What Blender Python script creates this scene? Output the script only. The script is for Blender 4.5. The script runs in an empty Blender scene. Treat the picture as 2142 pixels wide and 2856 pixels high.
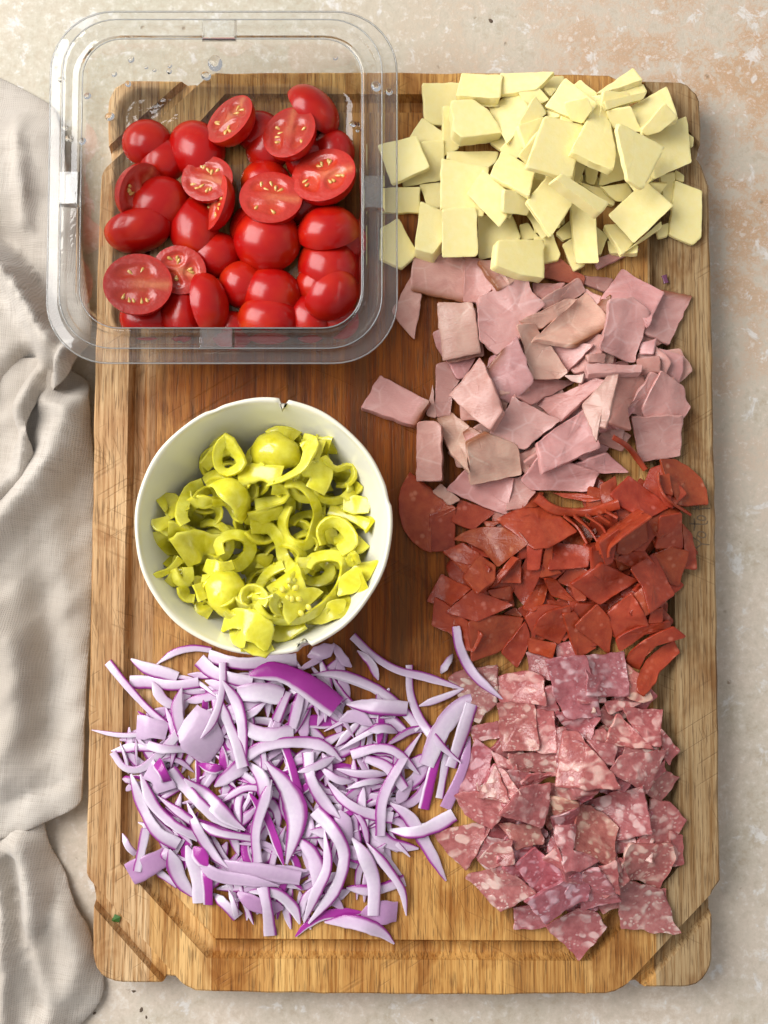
import bpy, bmesh, math, random
import numpy as np
from mathutils import Vector, Matrix
from mathutils.geometry import delaunay_2d_cdt

random.seed(7)
RNG = np.random.default_rng(7)
SC = bpy.context.scene
COL = SC.collection

# ------------------------------------------------------------------ camera, light, exposure
U = 0.1704e-3                      # metres per photo pixel on the board's top
ZB = 0.020                         # board top above the table
FPX = 3357.0                       # focal length in photo pixels
CX, CY = 1071.0, 1428.0
TH = math.radians(3.3)
DIST = FPX * U
CAM = np.array([0.0, -DIST * math.sin(TH), ZB + DIST * math.cos(TH)])
FWD = np.array([0.0, math.sin(TH), -math.cos(TH)])
UPV = np.array([0.0, math.cos(TH), math.sin(TH)])
RGT = np.array([1.0, 0.0, 0.0])

cam_d = bpy.data.cameras.new('camera')
cam_d.sensor_fit = 'VERTICAL'
cam_d.sensor_height = 36.0
cam_d.lens = 36.0 * FPX / 2856.0
cam_d.clip_start = 0.02
cam_d.clip_end = 20.0
cam_o = bpy.data.objects.new('camera', cam_d)
COL.objects.link(cam_o)
cam_o.location = CAM
cam_o.rotation_euler = (TH, 0, 0)
SC.camera = cam_o

world = bpy.data.worlds.new('World')
SC.world = world
world.use_nodes = True
world.node_tree.nodes['Background'].inputs[0].default_value = (0.96, 0.97, 1.0, 1)
world.node_tree.nodes['Background'].inputs[1].default_value = 0.47


def area(name, loc, target, size, power, color):
    d = bpy.data.lights.new(name, 'AREA')
    d.shape = 'RECTANGLE'
    d.size, d.size_y = size
    d.energy = power
    d.color = color
    o = bpy.data.objects.new(name, d)
    COL.objects.link(o)
    o.location = loc
    o.rotation_euler = (Vector(target) - Vector(loc)).to_track_quat('-Z', 'Y').to_euler()
    return o


area('window_light', (-0.95, 0.45, 0.98), (0, 0, 0), (1.05, 1.15), 33.0, (1.0, 0.99, 0.975))

SC.view_settings.view_transform = 'Standard'
SC.view_settings.look = 'None'
SC.view_settings.exposure = 0.0
SC.view_settings.gamma = 1.0
SC.view_settings.use_curve_mapping = False
SC.render.engine = 'CYCLES'
SC.cycles.use_denoising = True
SC.cycles.use_adaptive_sampling = True
SC.cycles.adaptive_threshold = 0.05
SC.cycles.use_light_tree = False
SC.cycles.max_bounces = 5
SC.cycles.diffuse_bounces = 2
SC.cycles.glossy_bounces = 3
SC.cycles.transmission_bounces = 8
SC.cycles.transparent_max_bounces = 32
SC.cycles.sample_clamp_indirect = 4.0
SC.cycles.caustics_reflective = False


def unproj(px, py, z):
    """photo pixel(s) to the point(s) at height z"""
    px = np.asarray(px, float); py = np.asarray(py, float); z = np.asarray(z, float)
    d = (FWD[None, :] * FPX + RGT[None, :] * (px.reshape(-1, 1) - CX) - UPV[None, :] * (py.reshape(-1, 1) - CY))
    t = (z.reshape(-1) - CAM[2]) / d[:, 2]
    return CAM[None, :] + d * t[:, None]


def proj(p):
    v = np.asarray(p, float).reshape(-1, 3) - CAM
    f = v @ FWD
    return np.stack([CX + FPX * (v @ RGT) / f, CY - FPX * (v @ UPV) / f], 1)


# ------------------------------------------------------------------ node helper
class NT:
    def __init__(self, name):
        self.m = bpy.data.materials.new(name)
        self.m.use_nodes = True
        self.t = self.m.node_tree
        self.b = self.t.nodes['Principled BSDF']
        self._vec = None

    def n(self, typ, **kw):
        x = self.t.nodes.new(typ)
        for k, v in kw.items():
            setattr(x, k, v)
        return x

    def put(self, sock, val):
        if isinstance(val, bpy.types.NodeSocket):
            self.t.links.new(val, sock)
        elif isinstance(val, (tuple, list)) and len(val) == 3 and sock.type == 'RGBA':
            sock.default_value = (*val, 1)
        else:
            sock.default_value = val

    def set(self, **kw):
        for k, v in kw.items():
            self.put(self.b.inputs[k.replace('_', ' ')], v)

    def vec(self):
        if self._vec is None:
            tc = self.n('ShaderNodeTexCoord'); oi = self.n('ShaderNodeObjectInfo')
            mu = self.n('ShaderNodeMath', operation='MULTIPLY'); mu.inputs[1].default_value = 9.7
            self.put(mu.inputs[0], oi.outputs['Random'])
            ad = self.n('ShaderNodeVectorMath', operation='ADD')
            self.put(ad.inputs[0], tc.outputs['Object']); self.put(ad.inputs[1], mu.outputs[0])
            self._vec = ad.outputs[0]
        return self._vec

    def objco(self):
        return self.n('ShaderNodeTexCoord').outputs['Object']

    def mapp(self, vec, scale=(1, 1, 1), loc=(0, 0, 0), rot=(0, 0, 0)):
        x = self.n('ShaderNodeMapping')
        self.put(x.inputs['Vector'], vec)
        x.inputs['Scale'].default_value = scale
        x.inputs['Location'].default_value = loc
        x.inputs['Rotation'].default_value = rot
        return x.outputs[0]

    def noise(self, scale, vec=None, detail=4, rough=0.55, dist=0.0):
        x = self.n('ShaderNodeTexNoise')
        self.put(x.inputs['Vector'], vec if vec is not None else self.vec())
        x.inputs['Scale'].default_value = scale
        x.inputs['Detail'].default_value = detail
        x.inputs['Roughness'].default_value = rough
        x.inputs['Distortion'].default_value = dist
        return x.outputs[0]

    def voro(self, scale, vec=None, feature='F1', rnd=1.0, out=0):
        x = self.n('ShaderNodeTexVoronoi', feature=feature)
        self.put(x.inputs['Vector'], vec if vec is not None else self.vec())
        x.inputs['Scale'].default_value = scale
        x.inputs['Randomness'].default_value = rnd
        return x.outputs[out]

    def ramp(self, fac, stops, interp='LINEAR'):
        x = self.n('ShaderNodeValToRGB')
        x.color_ramp.interpolation = interp
        el = x.color_ramp.elements
        while len(el) < len(stops):
            el.new(0.5)
        for e, (p, c) in zip(el, stops):
            e.position = p
            e.color = (*c, 1) if isinstance(c, (tuple, list)) else (c, c, c, 1)
        self.put(x.inputs[0], fac)
        return x.outputs[0]

    def mix(self, fac, a, b, blend='MIX'):
        x = self.n('ShaderNodeMix', data_type='RGBA', blend_type=blend)
        self.put(x.inputs[0], fac); self.put(x.inputs[6], a); self.put(x.inputs[7], b)
        return x.outputs[2]

    def math(self, op, a, b=0.0, clamp=False):
        x = self.n('ShaderNodeMath', operation=op, use_clamp=clamp)
        self.put(x.inputs[0], a); self.put(x.inputs[1], b)
        return x.outputs[0]

    def attr(self, name='Col'):
        return self.n('ShaderNodeAttribute', attribute_name=name).outputs['Color']

    def bump(self, h, strength=0.3, dist=0.0005, normal=None):
        x = self.n('ShaderNodeBump')
        x.inputs['Strength'].default_value = strength
        x.inputs['Distance'].default_value = dist
        self.put(x.inputs['Height'], h)
        if normal is not None:
            self.put(x.inputs['Normal'], normal)
        self.put(self.b.inputs['Normal'], x.outputs[0])
        return x.outputs[0]


# ------------------------------------------------------------------ materials
MT = {}


def thin(m, col, k):
    """let part of the light pass through a thin moist slice"""
    t = m.n('ShaderNodeBsdfTranslucent'); m.put(t.inputs[0], col)
    x = m.n('ShaderNodeMixShader'); m.put(x.inputs[0], k)
    m.put(x.inputs[1], m.b.outputs[0]); m.put(x.inputs[2], t.outputs[0])
    m.put(m.t.nodes['Material Output'].inputs[0], x.outputs[0])


def mk_slice_mats():
    # cheese
    m = NT('cheese')
    c = m.mix(m.ramp(m.noise(260, detail=5), [(0.35, 0.0), (0.75, 1.0)]), (0.90, 0.765, 0.325), (0.92, 0.80, 0.395))
    c = m.mix(1.0, c, m.attr(), 'MULTIPLY')
    pit = m.ramp(m.voro(330), [(0.0, 0.0), (0.09, 1.0)])
    m.set(Base_Color=c, Roughness=0.42, Subsurface_Weight=0.16, Subsurface_Radius=(1.0, 0.75, 0.35), Subsurface_Scale=0.0022, Specular_IOR_Level=0.35)
    h = m.math('ADD', m.math('MULTIPLY', pit, 0.6), m.noise(700, detail=3))
    m.bump(h, 0.18, 0.0005)
    MT['cheese'] = m.m
    # ham: vertex colour, veins, muscle grain
    m = NT('ham')
    v = m.noise(90, detail=3, dist=1.5)
    vein = m.ramp(m.voro(70, m.vec(), 'DISTANCE_TO_EDGE'), [(0.0, 1.0), (0.05, 0.0)])
    c = m.mix(m.ramp(v, [(0.3, 0.0), (0.7, 1.0)]), (0.50, 0.245, 0.215), (0.59, 0.33, 0.29))
    c = m.mix(m.math('MULTIPLY', vein, m.ramp(m.noise(60, detail=1), [(0.42, 0.0), (0.58, 0.40)])), c, (0.70, 0.49, 0.45))
    crk = m.ramp(m.voro(60, m.mapp(m.vec(), (1, 2.2, 1), rot=(0, 0, 0.6)), 'DISTANCE_TO_EDGE'), [(0.0, 1.0), (0.022, 0.0)])
    crk = m.math('MULTIPLY', crk, m.ramp(m.noise(75, detail=2), [(0.60, 0.0), (0.66, 1.0)]))
    c = m.mix(m.math('MULTIPLY', crk, 0.35), c, (0.40, 0.16, 0.15))
    c = m.mix(1.0, c, m.attr(), 'MULTIPLY')
    m.set(Base_Color=c, Roughness=0.30, Subsurface_Weight=0.15, Subsurface_Radius=(1.0, 0.45, 0.4), Subsurface_Scale=0.0016, Specular_IOR_Level=0.38)
    h = m.math('SUBTRACT', m.noise(520, m.mapp(m.vec(), (1, 2.5, 1)), detail=5), m.math('MULTIPLY', crk, 1.6))
    m.bump(h, 0.28, 0.0007)
    MT['ham'] = m.m
    # pepperoni
    m = NT('pepperoni')
    v = m.noise(230, detail=5)
    c = m.mix(m.ramp(v, [(0.3, 0.0), (0.7, 1.0)]), (0.285, 0.034, 0.014), (0.385, 0.064, 0.025))
    sp = m.ramp(m.voro(210), [(0.14, 1.0), (0.32, 0.0)])
    sp = m.math('MULTIPLY', sp, m.ramp(m.noise(110, detail=1), [(0.44, 0.0), (0.6, 0.7)]))
    c = m.mix(sp, c, (0.55, 0.17, 0.11))
    dk = m.ramp(m.voro(900), [(0.04, 1.0), (0.2, 0.0)])
    c = m.mix(m.math('MULTIPLY', dk, 0.35), c, (0.20, 0.03, 0.012))
    c = m.mix(1.0, c, m.attr(), 'MULTIPLY')
    m.set(Base_Color=c, Roughness=0.28, Subsurface_Weight=0.06, Subsurface_Radius=(1.0, 0.3, 0.15), Subsurface_Scale=0.0012, Specular_IOR_Level=0.35)
    m.bump(m.noise(800, detail=5), 0.35, 0.0005)
    MT['pepperoni'] = m.m
    # salami: red lean with creamy fat
    m = NT('salami')
    wv = m.n('ShaderNodeTexNoise'); m.put(wv.inputs[0], m.vec()); wv.inputs['Scale'].default_value = 110
    vv = m.mix(0.006, m.vec(), wv.outputs[1])
    vv = m.mapp(vv, (1, 1.35, 1))
    f1 = m.ramp(m.voro(215, vv, 'SMOOTH_F1'), [(0.30, 1.0), (0.44, 0.0)])
    f2 = m.ramp(m.voro(420, vv), [(0.22, 1.0), (0.40, 0.0)])
    k1 = m.ramp(m.noise(95, detail=2), [(0.40, 0.0), (0.56, 1.0)])
    k2 = m.ramp(m.noise(170, detail=2), [(0.46, 0.0), (0.60, 0.8)])
    fat = m.math('MAXIMUM', m.math('MULTIPLY', f1, k1), m.math('MULTIPLY', f2, k2))
    lean = m.mix(m.ramp(m.noise(300, detail=4), [(0.3, 0.0), (0.7, 1.0)]), (0.30, 0.070, 0.072), (0.45, 0.145, 0.140))
    c = m.mix(m.math('MULTIPLY', fat, 0.72), lean, (0.72, 0.47, 0.43))
    c = m.mix(1.0, c, m.attr(), 'MULTIPLY')
    m.set(Base_Color=c, Roughness=0.26, Subsurface_Weight=0.15, Subsurface_Radius=(1.0, 0.4, 0.35), Subsurface_Scale=0.0014, Specular_IOR_Level=0.5)
    m.bump(m.math('ADD', m.noise(430, detail=5), m.math('MULTIPLY', fat, 0.5)), 0.5, 0.0007)
    MT['salami'] = m.m
    # onion
    m = NT('onion')
    st = m.noise(520, detail=3)
    c = m.mix(m.ramp(st, [(0.3, 0.0), (0.75, 1.0)]), (0.93, 0.90, 0.95), (1.0, 1.0, 1.0))
    c = m.mix(1.0, m.attr(), c, 'MULTIPLY')
    m.set(Base_Color=c, Roughness=0.20, Subsurface_Weight=0.12, Subsurface_Radius=(1.0, 0.75, 0.95), Subsurface_Scale=0.0016, Specular_IOR_Level=0.5)
    m.bump(st, 0.18, 0.0004)
    thin(m, m.mix(1.0, c, (1.0, 0.90, 0.98), 'MULTIPLY'), .12)
    MT['onion'] = m.m
    # pepper
    m = NT('pepper')
    st = m.noise(240, detail=3)
    c = m.mix(m.ramp(st, [(0.3, 0.0), (0.75, 1.0)]), (0.74, 0.655, 0.016), (0.90, 0.83, 0.09))
    c = m.mix(1.0, m.attr(), c, 'MULTIPLY')
    m.set(Base_Color=c, Roughness=0.2, Subsurface_Weight=0.3, Subsurface_Radius=(1.0, 0.9, 0.15), Subsurface_Scale=0.003, Specular_IOR_Level=0.55, Coat_Weight=0.35, Coat_Roughness=0.12)
    m.bump(m.noise(380, detail=3), 0.22, 0.0006)
    thin(m, m.mix(1.0, c, (1.0, 0.98, 0.8), 'MULTIPLY'), .12)
    MT['pepper'] = m.m
    m = NT('pepper_seed')
    m.set(Base_Color=(0.80, 0.70, 0.10), Roughness=0.3, Subsurface_Weight=0.3, Subsurface_Radius=(1, .8, .2), Subsurface_Scale=0.001)
    MT['pepper_seed'] = m.m
    # tomato
    m = NT('tomato_skin')
    v = m.noise(70, detail=2)
    c = m.mix(m.ramp(v, [(0.45, 0.0), (0.75, 1.0)]), (0.40, 0.004, 0.003), (0.50, 0.018, 0.004))
    c = m.mix(1.0, c, m.attr(), 'MULTIPLY')
    m.set(Base_Color=c, Roughness=0.24, Subsurface_Weight=0.10, Subsurface_Radius=(1.0, 0.15, 0.08), Subsurface_Scale=0.0025, Specular_IOR_Level=0.36, Coat_Weight=0.12, Coat_Roughness=0.08)
    m.bump(m.noise(160, detail=3), 0.06, 0.0006)
    MT['tomato_skin'] = m.m
    m = NT('tomato_flesh')
    c = m.mix(m.ramp(m.noise(650, detail=4), [(0.3, 0.0), (0.7, 1.0)]), (0.86, 0.80, 0.80), (1.0, 1.0, 1.0))
    c = m.mix(1.0, m.attr(), c, 'MULTIPLY')
    m.set(Base_Color=c, Roughness=0.27, Subsurface_Weight=0.2, Subsurface_Radius=(1.0, 0.3, 0.15), Subsurface_Scale=0.002, Specular_IOR_Level=0.5, Coat_Weight=0.2, Coat_Roughness=0.08)
    m.bump(m.noise(420, detail=4), 0.45, 0.0006)
    MT['tomato_flesh'] = m.m
    m = NT('tomato_seed')
    m.set(Base_Color=(0.60, 0.36, 0.09), Roughness=0.22, Coat_Weight=0.6, Coat_Roughness=0.08, Subsurface_Weight=0.2, Subsurface_Scale=0.001)
    MT['tomato_seed'] = m.m
    m = NT('tomato_scar')
    c = m.mix(m.ramp(m.noise(900), [(0.4, 0.0), (0.6, 1.0)]), (0.10, 0.07, 0.02), (0.42, 0.34, 0.16))
    m.set(Base_Color=c, Roughness=0.8)
    MT['tomato_scar'] = m.m


def mk_setting_mats():
    # travertine-like table
    m = NT('table_stone')
    o = m.objco()
    mid = m.noise(26, o, 4, 0.65, 0.4)
    fine = m.noise(210, o, 4, 0.75)
    c = m.mix(m.ramp(mid, [(0.34, 0.0), (0.62, 1.0)]), (0.53, 0.465, 0.37), (0.70, 0.655, 0.575))
    # rusty mottling, strongest at the far right corner as in the slab
    d = m.n('ShaderNodeVectorMath', operation='DISTANCE')
    m.put(d.inputs[0], m.mapp(o, (1, 1.2, 1))); d.inputs[1].default_value = (0.20, 0.235, 0.0)
    zone = m.ramp(d.outputs['Value'], [(0.06, 1.0), (0.26, 0.32)])
    rust = m.math('MULTIPLY', m.ramp(m.math('ADD', m.math('MULTIPLY', mid, 0.5), m.math('MULTIPLY', fine, 0.5)), [(0.44, 0.0), (0.54, 1.0)]), zone)
    c = m.mix(m.math('MULTIPLY', rust, 0.85), c, (0.47, 0.265, 0.13))
    grn = m.n('ShaderNodeVectorMath', operation='DISTANCE')
    m.put(grn.inputs[0], o); grn.inputs[1].default_value = (-0.10, 0.24, 0.0)
    c = m.mix(m.math('MULTIPLY', m.ramp(grn.outputs['Value'], [(0.05, 1.0), (0.2, 0.0)]), 0.45), c, (0.44, 0.44, 0.33))
    wn = m.noise(62, m.mapp(o, (1, 1, 1), (3, 2, 0)), 4, 0.75, 0.4)
    wht = m.ramp(wn, [(0.58, 0.0), (0.64, 1.0)])
    c = m.mix(m.math('MULTIPLY', wht, 0.7), c, (0.72, 0.70, 0.67))
    c = m.mix(m.math('MULTIPLY', m.ramp(fine, [(0.38, 1.0), (0.53, 0.0)]), 0.42), c, (0.40, 0.29, 0.185))
    c = m.mix(m.math('MULTIPLY', m.ramp(fine, [(0.54, 0.0), (0.66, 1.0)]), 0.5), c, (0.75, 0.72, 0.66))
    pitm = m.math('MULTIPLY', m.ramp(m.voro(110, o), [(0.07, 1.0), (0.17, 0.0)]), m.ramp(wn, [(0.36, 1.0), (0.46, 0.0)]))
    c = m.mix(m.math('MULTIPLY', pitm, 0.85), c, (0.20, 0.125, 0.06))
    m.set(Base_Color=c, Roughness=0.62, Specular_IOR_Level=0.3)
    m.bump(m.math('SUBTRACT', fine, pitm), 0.4, 0.0010)
    MT['table'] = m.m

    # board wood
    m = NT('board_wood')
    tc = m.objco(); oi = m.n('ShaderNodeObjectInfo')
    rv = m.math('MULTIPLY', oi.outputs['Random'], 3.0)
    o = m.n('ShaderNodeVectorMath', operation='ADD')
    cmb = m.n('ShaderNodeCombineXYZ'); m.put(cmb.inputs[1], rv); m.put(cmb.inputs[0], rv)
    m.put(o.inputs[0], tc); m.put(o.inputs[1], cmb.outputs[0]); o = o.outputs[0]
    band = m.noise(1.0, m.mapp(o, (58, 2.2, 20)), 4, 0.6, 0.8)
    grain = m.noise(1.0, m.mapp(o, (620, 16, 160)), 4, 0.75, 0.25)
    pore = m.ramp(m.noise(1.0, m.mapp(o, (1500, 75, 300)), 2, 0.5), [(0.56, 0.0), (0.66, 1.0)])
    base = oi.outputs['Color']
    c = m.mix(m.ramp(band, [(0.30, 1.0), (0.60, 0.0)]), base, m.mix(1.0, base, (0.68, 0.56, 0.44), 'MULTIPLY'))
    c = m.mix(m.ramp(grain, [(0.36, 1.0), (0.58, 0.0)]), c, m.mix(1.0, c, (0.56, 0.43, 0.30), 'MULTIPLY'))
    # oiled, worn middle of the board
    dd = m.n('ShaderNodeVectorMath', operation='LENGTH')
    m.put(dd.inputs[0], m.mapp(tc, (1 / 0.128, 1 / 0.172, 0.0), (0.10, -0.17, 0)))
    dv = m.math('ADD', dd.outputs['Value'], m.math('MULTIPLY', m.math('SUBTRACT', m.noise(22, tc, 4), 0.5), 0.7))
    oil = m.ramp(dv, [(0.62, 1.0), (1.12, 0.0)])
    c = m.mix(m.math('MULTIPLY', oil, 0.97), c, m.mix(1.0, c, (0.46, 0.22, 0.045), 'MULTIPLY'))
    c = m.mix(m.math('MULTIPLY', pore, 0.55), c, (0.10, 0.05, 0.02))
    drk = m.ramp(m.noise(1.0, m.mapp(o, (150, 7, 60), (2, 9, 0)), 3, 0.6, 0.4), [(0.47, 0.0), (0.62, 1.0)])
    c = m.mix(m.math('MULTIPLY', m.math('MULTIPLY', drk, oil), 0.62), c, (0.085, 0.036, 0.012))
    # patches of dark end stain
    stn = m.ramp(m.noise(1.0, m.mapp(tc, (34, 20, 1), (5, 3, 0)), 4, 0.65, 0.5), [(0.53, 0.0), (0.64, 1.0)])
    c = m.mix(m.math('MULTIPLY', stn, 0.62), c, m.mix(1.0, c, (0.50, 0.31, 0.15), 'MULTIPLY'))
    # knife scratches
    scr = None
    for i, (rot, sc, th) in enumerate([(0.42, (1.3, 120, 1), 0.55), (-0.55, (1.1, 105, 1), 0.56), (1.2, (1.2, 130, 1), 0.58)]):
        e = m.ramp(m.voro(1.0, m.mapp(m.mapp(tc, rot=(0, 0, rot)), sc, (i * 3.1, i, 0)), 'DISTANCE_TO_EDGE'), [(0.0, 1.0), (0.03, 0.0)])
        k = m.ramp(m.noise(26, m.mapp(tc, loc=(i * 2.3, 4, 0)), 2), [(th, 0.0), (th + 0.05, 1.0)])
        e = m.math('MULTIPLY', e, k)
        scr = e if scr is None else m.math('MAXIMUM', scr, e)
    c = m.mix(m.math('MULTIPLY', scr, 0.28), c, (0.12, 0.055, 0.02))
    m.set(Base_Color=c, Roughness=m.math('SUBTRACT', 0.56, m.math('MULTIPLY', oil, 0.14)), Specular_IOR_Level=0.18)
    h = m.math('SUBTRACT', m.math('MULTIPLY', grain, 0.8), m.math('ADD', m.math('MULTIPLY', pore, 0.5), m.math('MULTIPLY', scr, 0.6)))
    m.bump(h, 0.5, 0.0006)
    MT['wood'] = m.m

    m = NT('burnt_lettering')
    m.set(Base_Color=(0.15, 0.098, 0.055), Roughness=0.8)
    MT['lettering'] = m.m

    # linen
    m = NT('linen')
    o = m.mapp(m.objco(), rot=(0, 0, 0.12))
    wob = m.n('ShaderNodeTexNoise'); m.put(wob.inputs[0], o); wob.inputs['Scale'].default_value = 60
    ow = m.mix(0.004, o, wob.outputs[1])
    def bands(axis):
        w = m.n('ShaderNodeTexWave', wave_type='BANDS', bands_direction=axis)
        m.put(w.inputs['Vector'], ow); w.inputs['Scale'].default_value = 330.0; w.inputs['Distortion'].default_value = 0.6
        w.inputs['Detail'].default_value = 1.0
        return w.outputs[1]
    wx, wy = bands('X'), bands('Y')
    th = m.math('ADD', m.noise(1.0, m.mapp(o, (900, 40, 40)), 2), m.noise(1.0, m.mapp(o, (40, 900, 40)), 2))
    weave = m.math('MULTIPLY', m.math('MAXIMUM', wx, wy), 1.0)
    lo = m.ramp(m.noise(17, o, 4), [(0.35, 0.0), (0.7, 1.0)])
    c = m.mix(lo, (0.45, 0.395, 0.335), (0.60, 0.545, 0.48))
    c = m.mix(m.ramp(th, [(0.75, 0.5), (1.1, 0.0)]), c, (0.40, 0.345, 0.29))
    c = m.mix(m.math('MULTIPLY', m.math('SUBTRACT', 1.0, weave), 0.45), c, (0.34, 0.29, 0.245))
    m.set(Base_Color=c, Roughness=0.92, Specular_IOR_Level=0.12, Sheen_Weight=0.25, Sheen_Roughness=0.5)
    m.bump(m.math('ADD', m.math('MULTIPLY', weave, 0.6), m.math('MULTIPLY', th, 0.5)), 0.4, 0.0006)
    MT['linen'] = m.m
    m = NT('linen_thread')
    m.set(Base_Color=(0.40, 0.35, 0.29), Roughness=0.95)
    MT['thread'] = m.m

    # glazed bowl
    m = NT('bowl_glaze')
    o = m.objco()
    c = m.mix(m.ramp(m.noise(30, o, 4), [(0.35, 0.0), (0.7, 1.0)]), (0.80, 0.775, 0.66), (0.85, 0.83, 0.75))
    c = m.mix(1.0, c, m.attr(), 'MULTIPLY')
    m.set(Base_Color=c, Roughness=0.22, Coat_Weight=0.4, Coat_Roughness=0.1)
    m.bump(m.noise(55, o, 2), 0.05, 0.001)
    MT['bowl'] = m.m

    # clear thin plastic sheet: passes light straight through, reflects by Fresnel, slight haze
    for nm, haze, mul, bst in (('plastic', .010, 1.1, .15), ('plastic_rim', .10, 1.45, .12), ('plastic_edge_shine', .38, 1.5, .05)):  # the edge material's milky haze also paints highlight lines
        m = NT('clear_' + nm)
        out = m.t.nodes['Material Output']
        tr = m.n('ShaderNodeBsdfTransparent'); tr.inputs[0].default_value = (0.985, 0.99, 0.985, 1)
        gl = m.n('ShaderNodeBsdfGlossy'); gl.inputs['Roughness'].default_value = 0.03
        di = m.n('ShaderNodeAddShader'); d1 = m.n('ShaderNodeBsdfDiffuse'); d2 = m.n('ShaderNodeBsdfTranslucent')
        d1.inputs[0].default_value = d2.inputs[0].default_value = (0.46, 0.47, 0.465, 1); m.put(di.inputs[0], d1.outputs[0]); m.put(di.inputs[1], d2.outputs[0])
        fr = m.n('ShaderNodeFresnel'); fr.inputs[0].default_value = 1.5
        o = m.objco()
        bp = m.n('ShaderNodeBump'); bp.inputs['Strength'].default_value = bst; bp.inputs['Distance'].default_value = 0.002
        m.put(bp.inputs['Height'], m.noise(60, o, 3, 0.5, 0.5))
        for nd in (gl, fr):
            m.put(nd.inputs['Normal'], bp.outputs[0])
        f2 = m.math('MULTIPLY', fr.outputs[0], mul, True)
        m1 = m.n('ShaderNodeMixShader'); m.put(m1.inputs[0], haze); m.put(m1.inputs[1], tr.outputs[0]); m.put(m1.inputs[2], di.outputs[0])
        m2 = m.n('ShaderNodeMixShader'); m.put(m2.inputs[0], f2); m.put(m2.inputs[1], m1.outputs[0]); m.put(m2.inputs[2], gl.outputs[0])
        m.put(out.inputs[0], m2.outputs[0])
        MT[nm] = m.m
    m = NT('water')
    m.set(Base_Color=(1, 1, 1), Roughness=0.0, IOR=1.33, Transmission_Weight=1.0)
    MT['water'] = m.m
    m = NT('herb')
    m.set(Base_Color=(0.045, 0.13, 0.02), Roughness=0.5)
    MT['herb'] = m.m
    m = NT('crumb')
    m.set(Base_Color=(0.10, 0.065, 0.04), Roughness=0.8)
    MT['crumb'] = m.m


mk_slice_mats()
mk_setting_mats()


# ------------------------------------------------------------------ mesh helpers
def mesh_obj(name, verts, faces, mat, cols=None, parent=None, loc=None, smooth=True, sharp=None):
    me = bpy.data.meshes.new(name)
    verts = np.asarray(verts, float)
    if loc is not None:
        verts = verts - np.asarray(loc)[None, :]
    me.from_pydata(verts.tolist(), [], faces)
    if cols is not None:
        at = me.color_attributes.new('Col', 'FLOAT_COLOR', 'POINT')
        c4 = np.ones((len(verts), 4)); c4[:, :3] = cols
        at.data.foreach_set('color', c4.ravel())
    me.materials.append(MT[mat] if isinstance(mat, str) else mat)
    if smooth:
        me.polygons.foreach_set('use_smooth', [True] * len(me.polygons))
        if sharp:
            me.set_sharp_from_angle(angle=math.radians(sharp))
    me.update()
    ob = bpy.data.objects.new(name, me)
    COL.objects.link(ob)
    if loc is not None:
        ob.location = loc
    if parent is not None:
        ob.parent = parent
    return ob


def empty(name, loc):
    o = bpy.data.objects.new(name, None)
    COL.objects.link(o)
    o.location = loc
    o.empty_display_size = 0.01
    return o


def tag(o, label=None, cat=None, group=None, kind=None):
    for k, v in (('label', label), ('category', cat), ('group', group), ('kind', kind)):
        if v:
            o[k] = v
    return o


def in_poly(x, y, P):
    inside = np.zeros(np.shape(x), bool)
    n = len(P)
    for i in range(n):
        x1, y1 = P[i][0], P[i][1]; x2, y2 = P[(i + 1) % n][0], P[(i + 1) % n][1]
        if y1 == y2:
            continue
        c = ((y1 > y) != (y2 > y)) & (x < (x2 - x1) * (y - y1) / (y2 - y1) + x1)
        inside ^= c
    return inside


def seg_dist(P, A, B):
    P = np.asarray(P, float)[:, :2]; A = np.asarray(A, float)[:2]; B = np.asarray(B, float)[:2]
    d = B - A
    t = np.clip(((P - A) @ d) / max(d @ d, 1e-18), 0, 1)
    return np.hypot(*(P - (A + t[:, None] * d)).T)


def line_dist(P, L, closed=False):
    L = list(L)
    n = len(L) if closed else len(L) - 1
    return np.min([seg_dist(P, L[i], L[(i + 1) % len(L)]) for i in range(n)], axis=0)


# ------------------------------------------------------------------ height map that things are piled on
GC = 0.0006
GX0, GY0, NX, NY = -0.215, -0.275, 717, 917
H = np.zeros((NY, NX))
gxs = GX0 + (np.arange(NX) + 0.5) * GC
gys = GY0 + (np.arange(NY) + 0.5) * GC


def cell(x, y):
    return (np.clip(((np.asarray(y) - GY0) / GC).astype(int), 0, NY - 1), np.clip(((np.asarray(x) - GX0) / GC).astype(int), 0, NX - 1))


def window(P):
    j0, i0 = cell(P[:, 0].min(), P[:, 1].min()); j1, i1 = cell(P[:, 0].max(), P[:, 1].max())
    return slice(max(int(j0) - 1, 0), int(j1) + 2), slice(max(int(i0) - 1, 0), int(i1) + 2)


def blur(a, r):
    for ax in (0, 1):
        p = np.pad(a, [(r, r) if k == ax else (0, 0) for k in (0, 1)], mode='edge')
        cs = np.cumsum(p, axis=ax)
        cs = np.concatenate([np.zeros_like(np.take(cs, [0], ax)), cs], ax)
        n = a.shape[ax]
        a = (np.take(cs, range(2 * r + 1, 2 * r + 1 + n), ax) - np.take(cs, range(0, n), ax)) / (2 * r + 1)
    return a


ITEMS = []   # every loose piece: kind, object, photo position, size, label or None, short name or None


def note(kind, ob, area_px, L, s, shape='', fill=False, **extra):
    p = proj(np.array(ob.location))[0]
    ITEMS.append(dict(kind=kind, ob=ob, px=p, area=area_px, L=L, s=s, shape=shape, fill=fill, **extra))


FRAME = {'c1': (100, 0, .6329), 'c2': (1080, 150, .6401), 'c3': (980, 680, .6401), 'c4': (1080, 1200, .6401),
         'c5': (1180, 1780, .5799), 'c6': (340, 1100, .4822), 'c7': (230, 1740, .6751), 'src': (0, 0, 1.0)}


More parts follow.
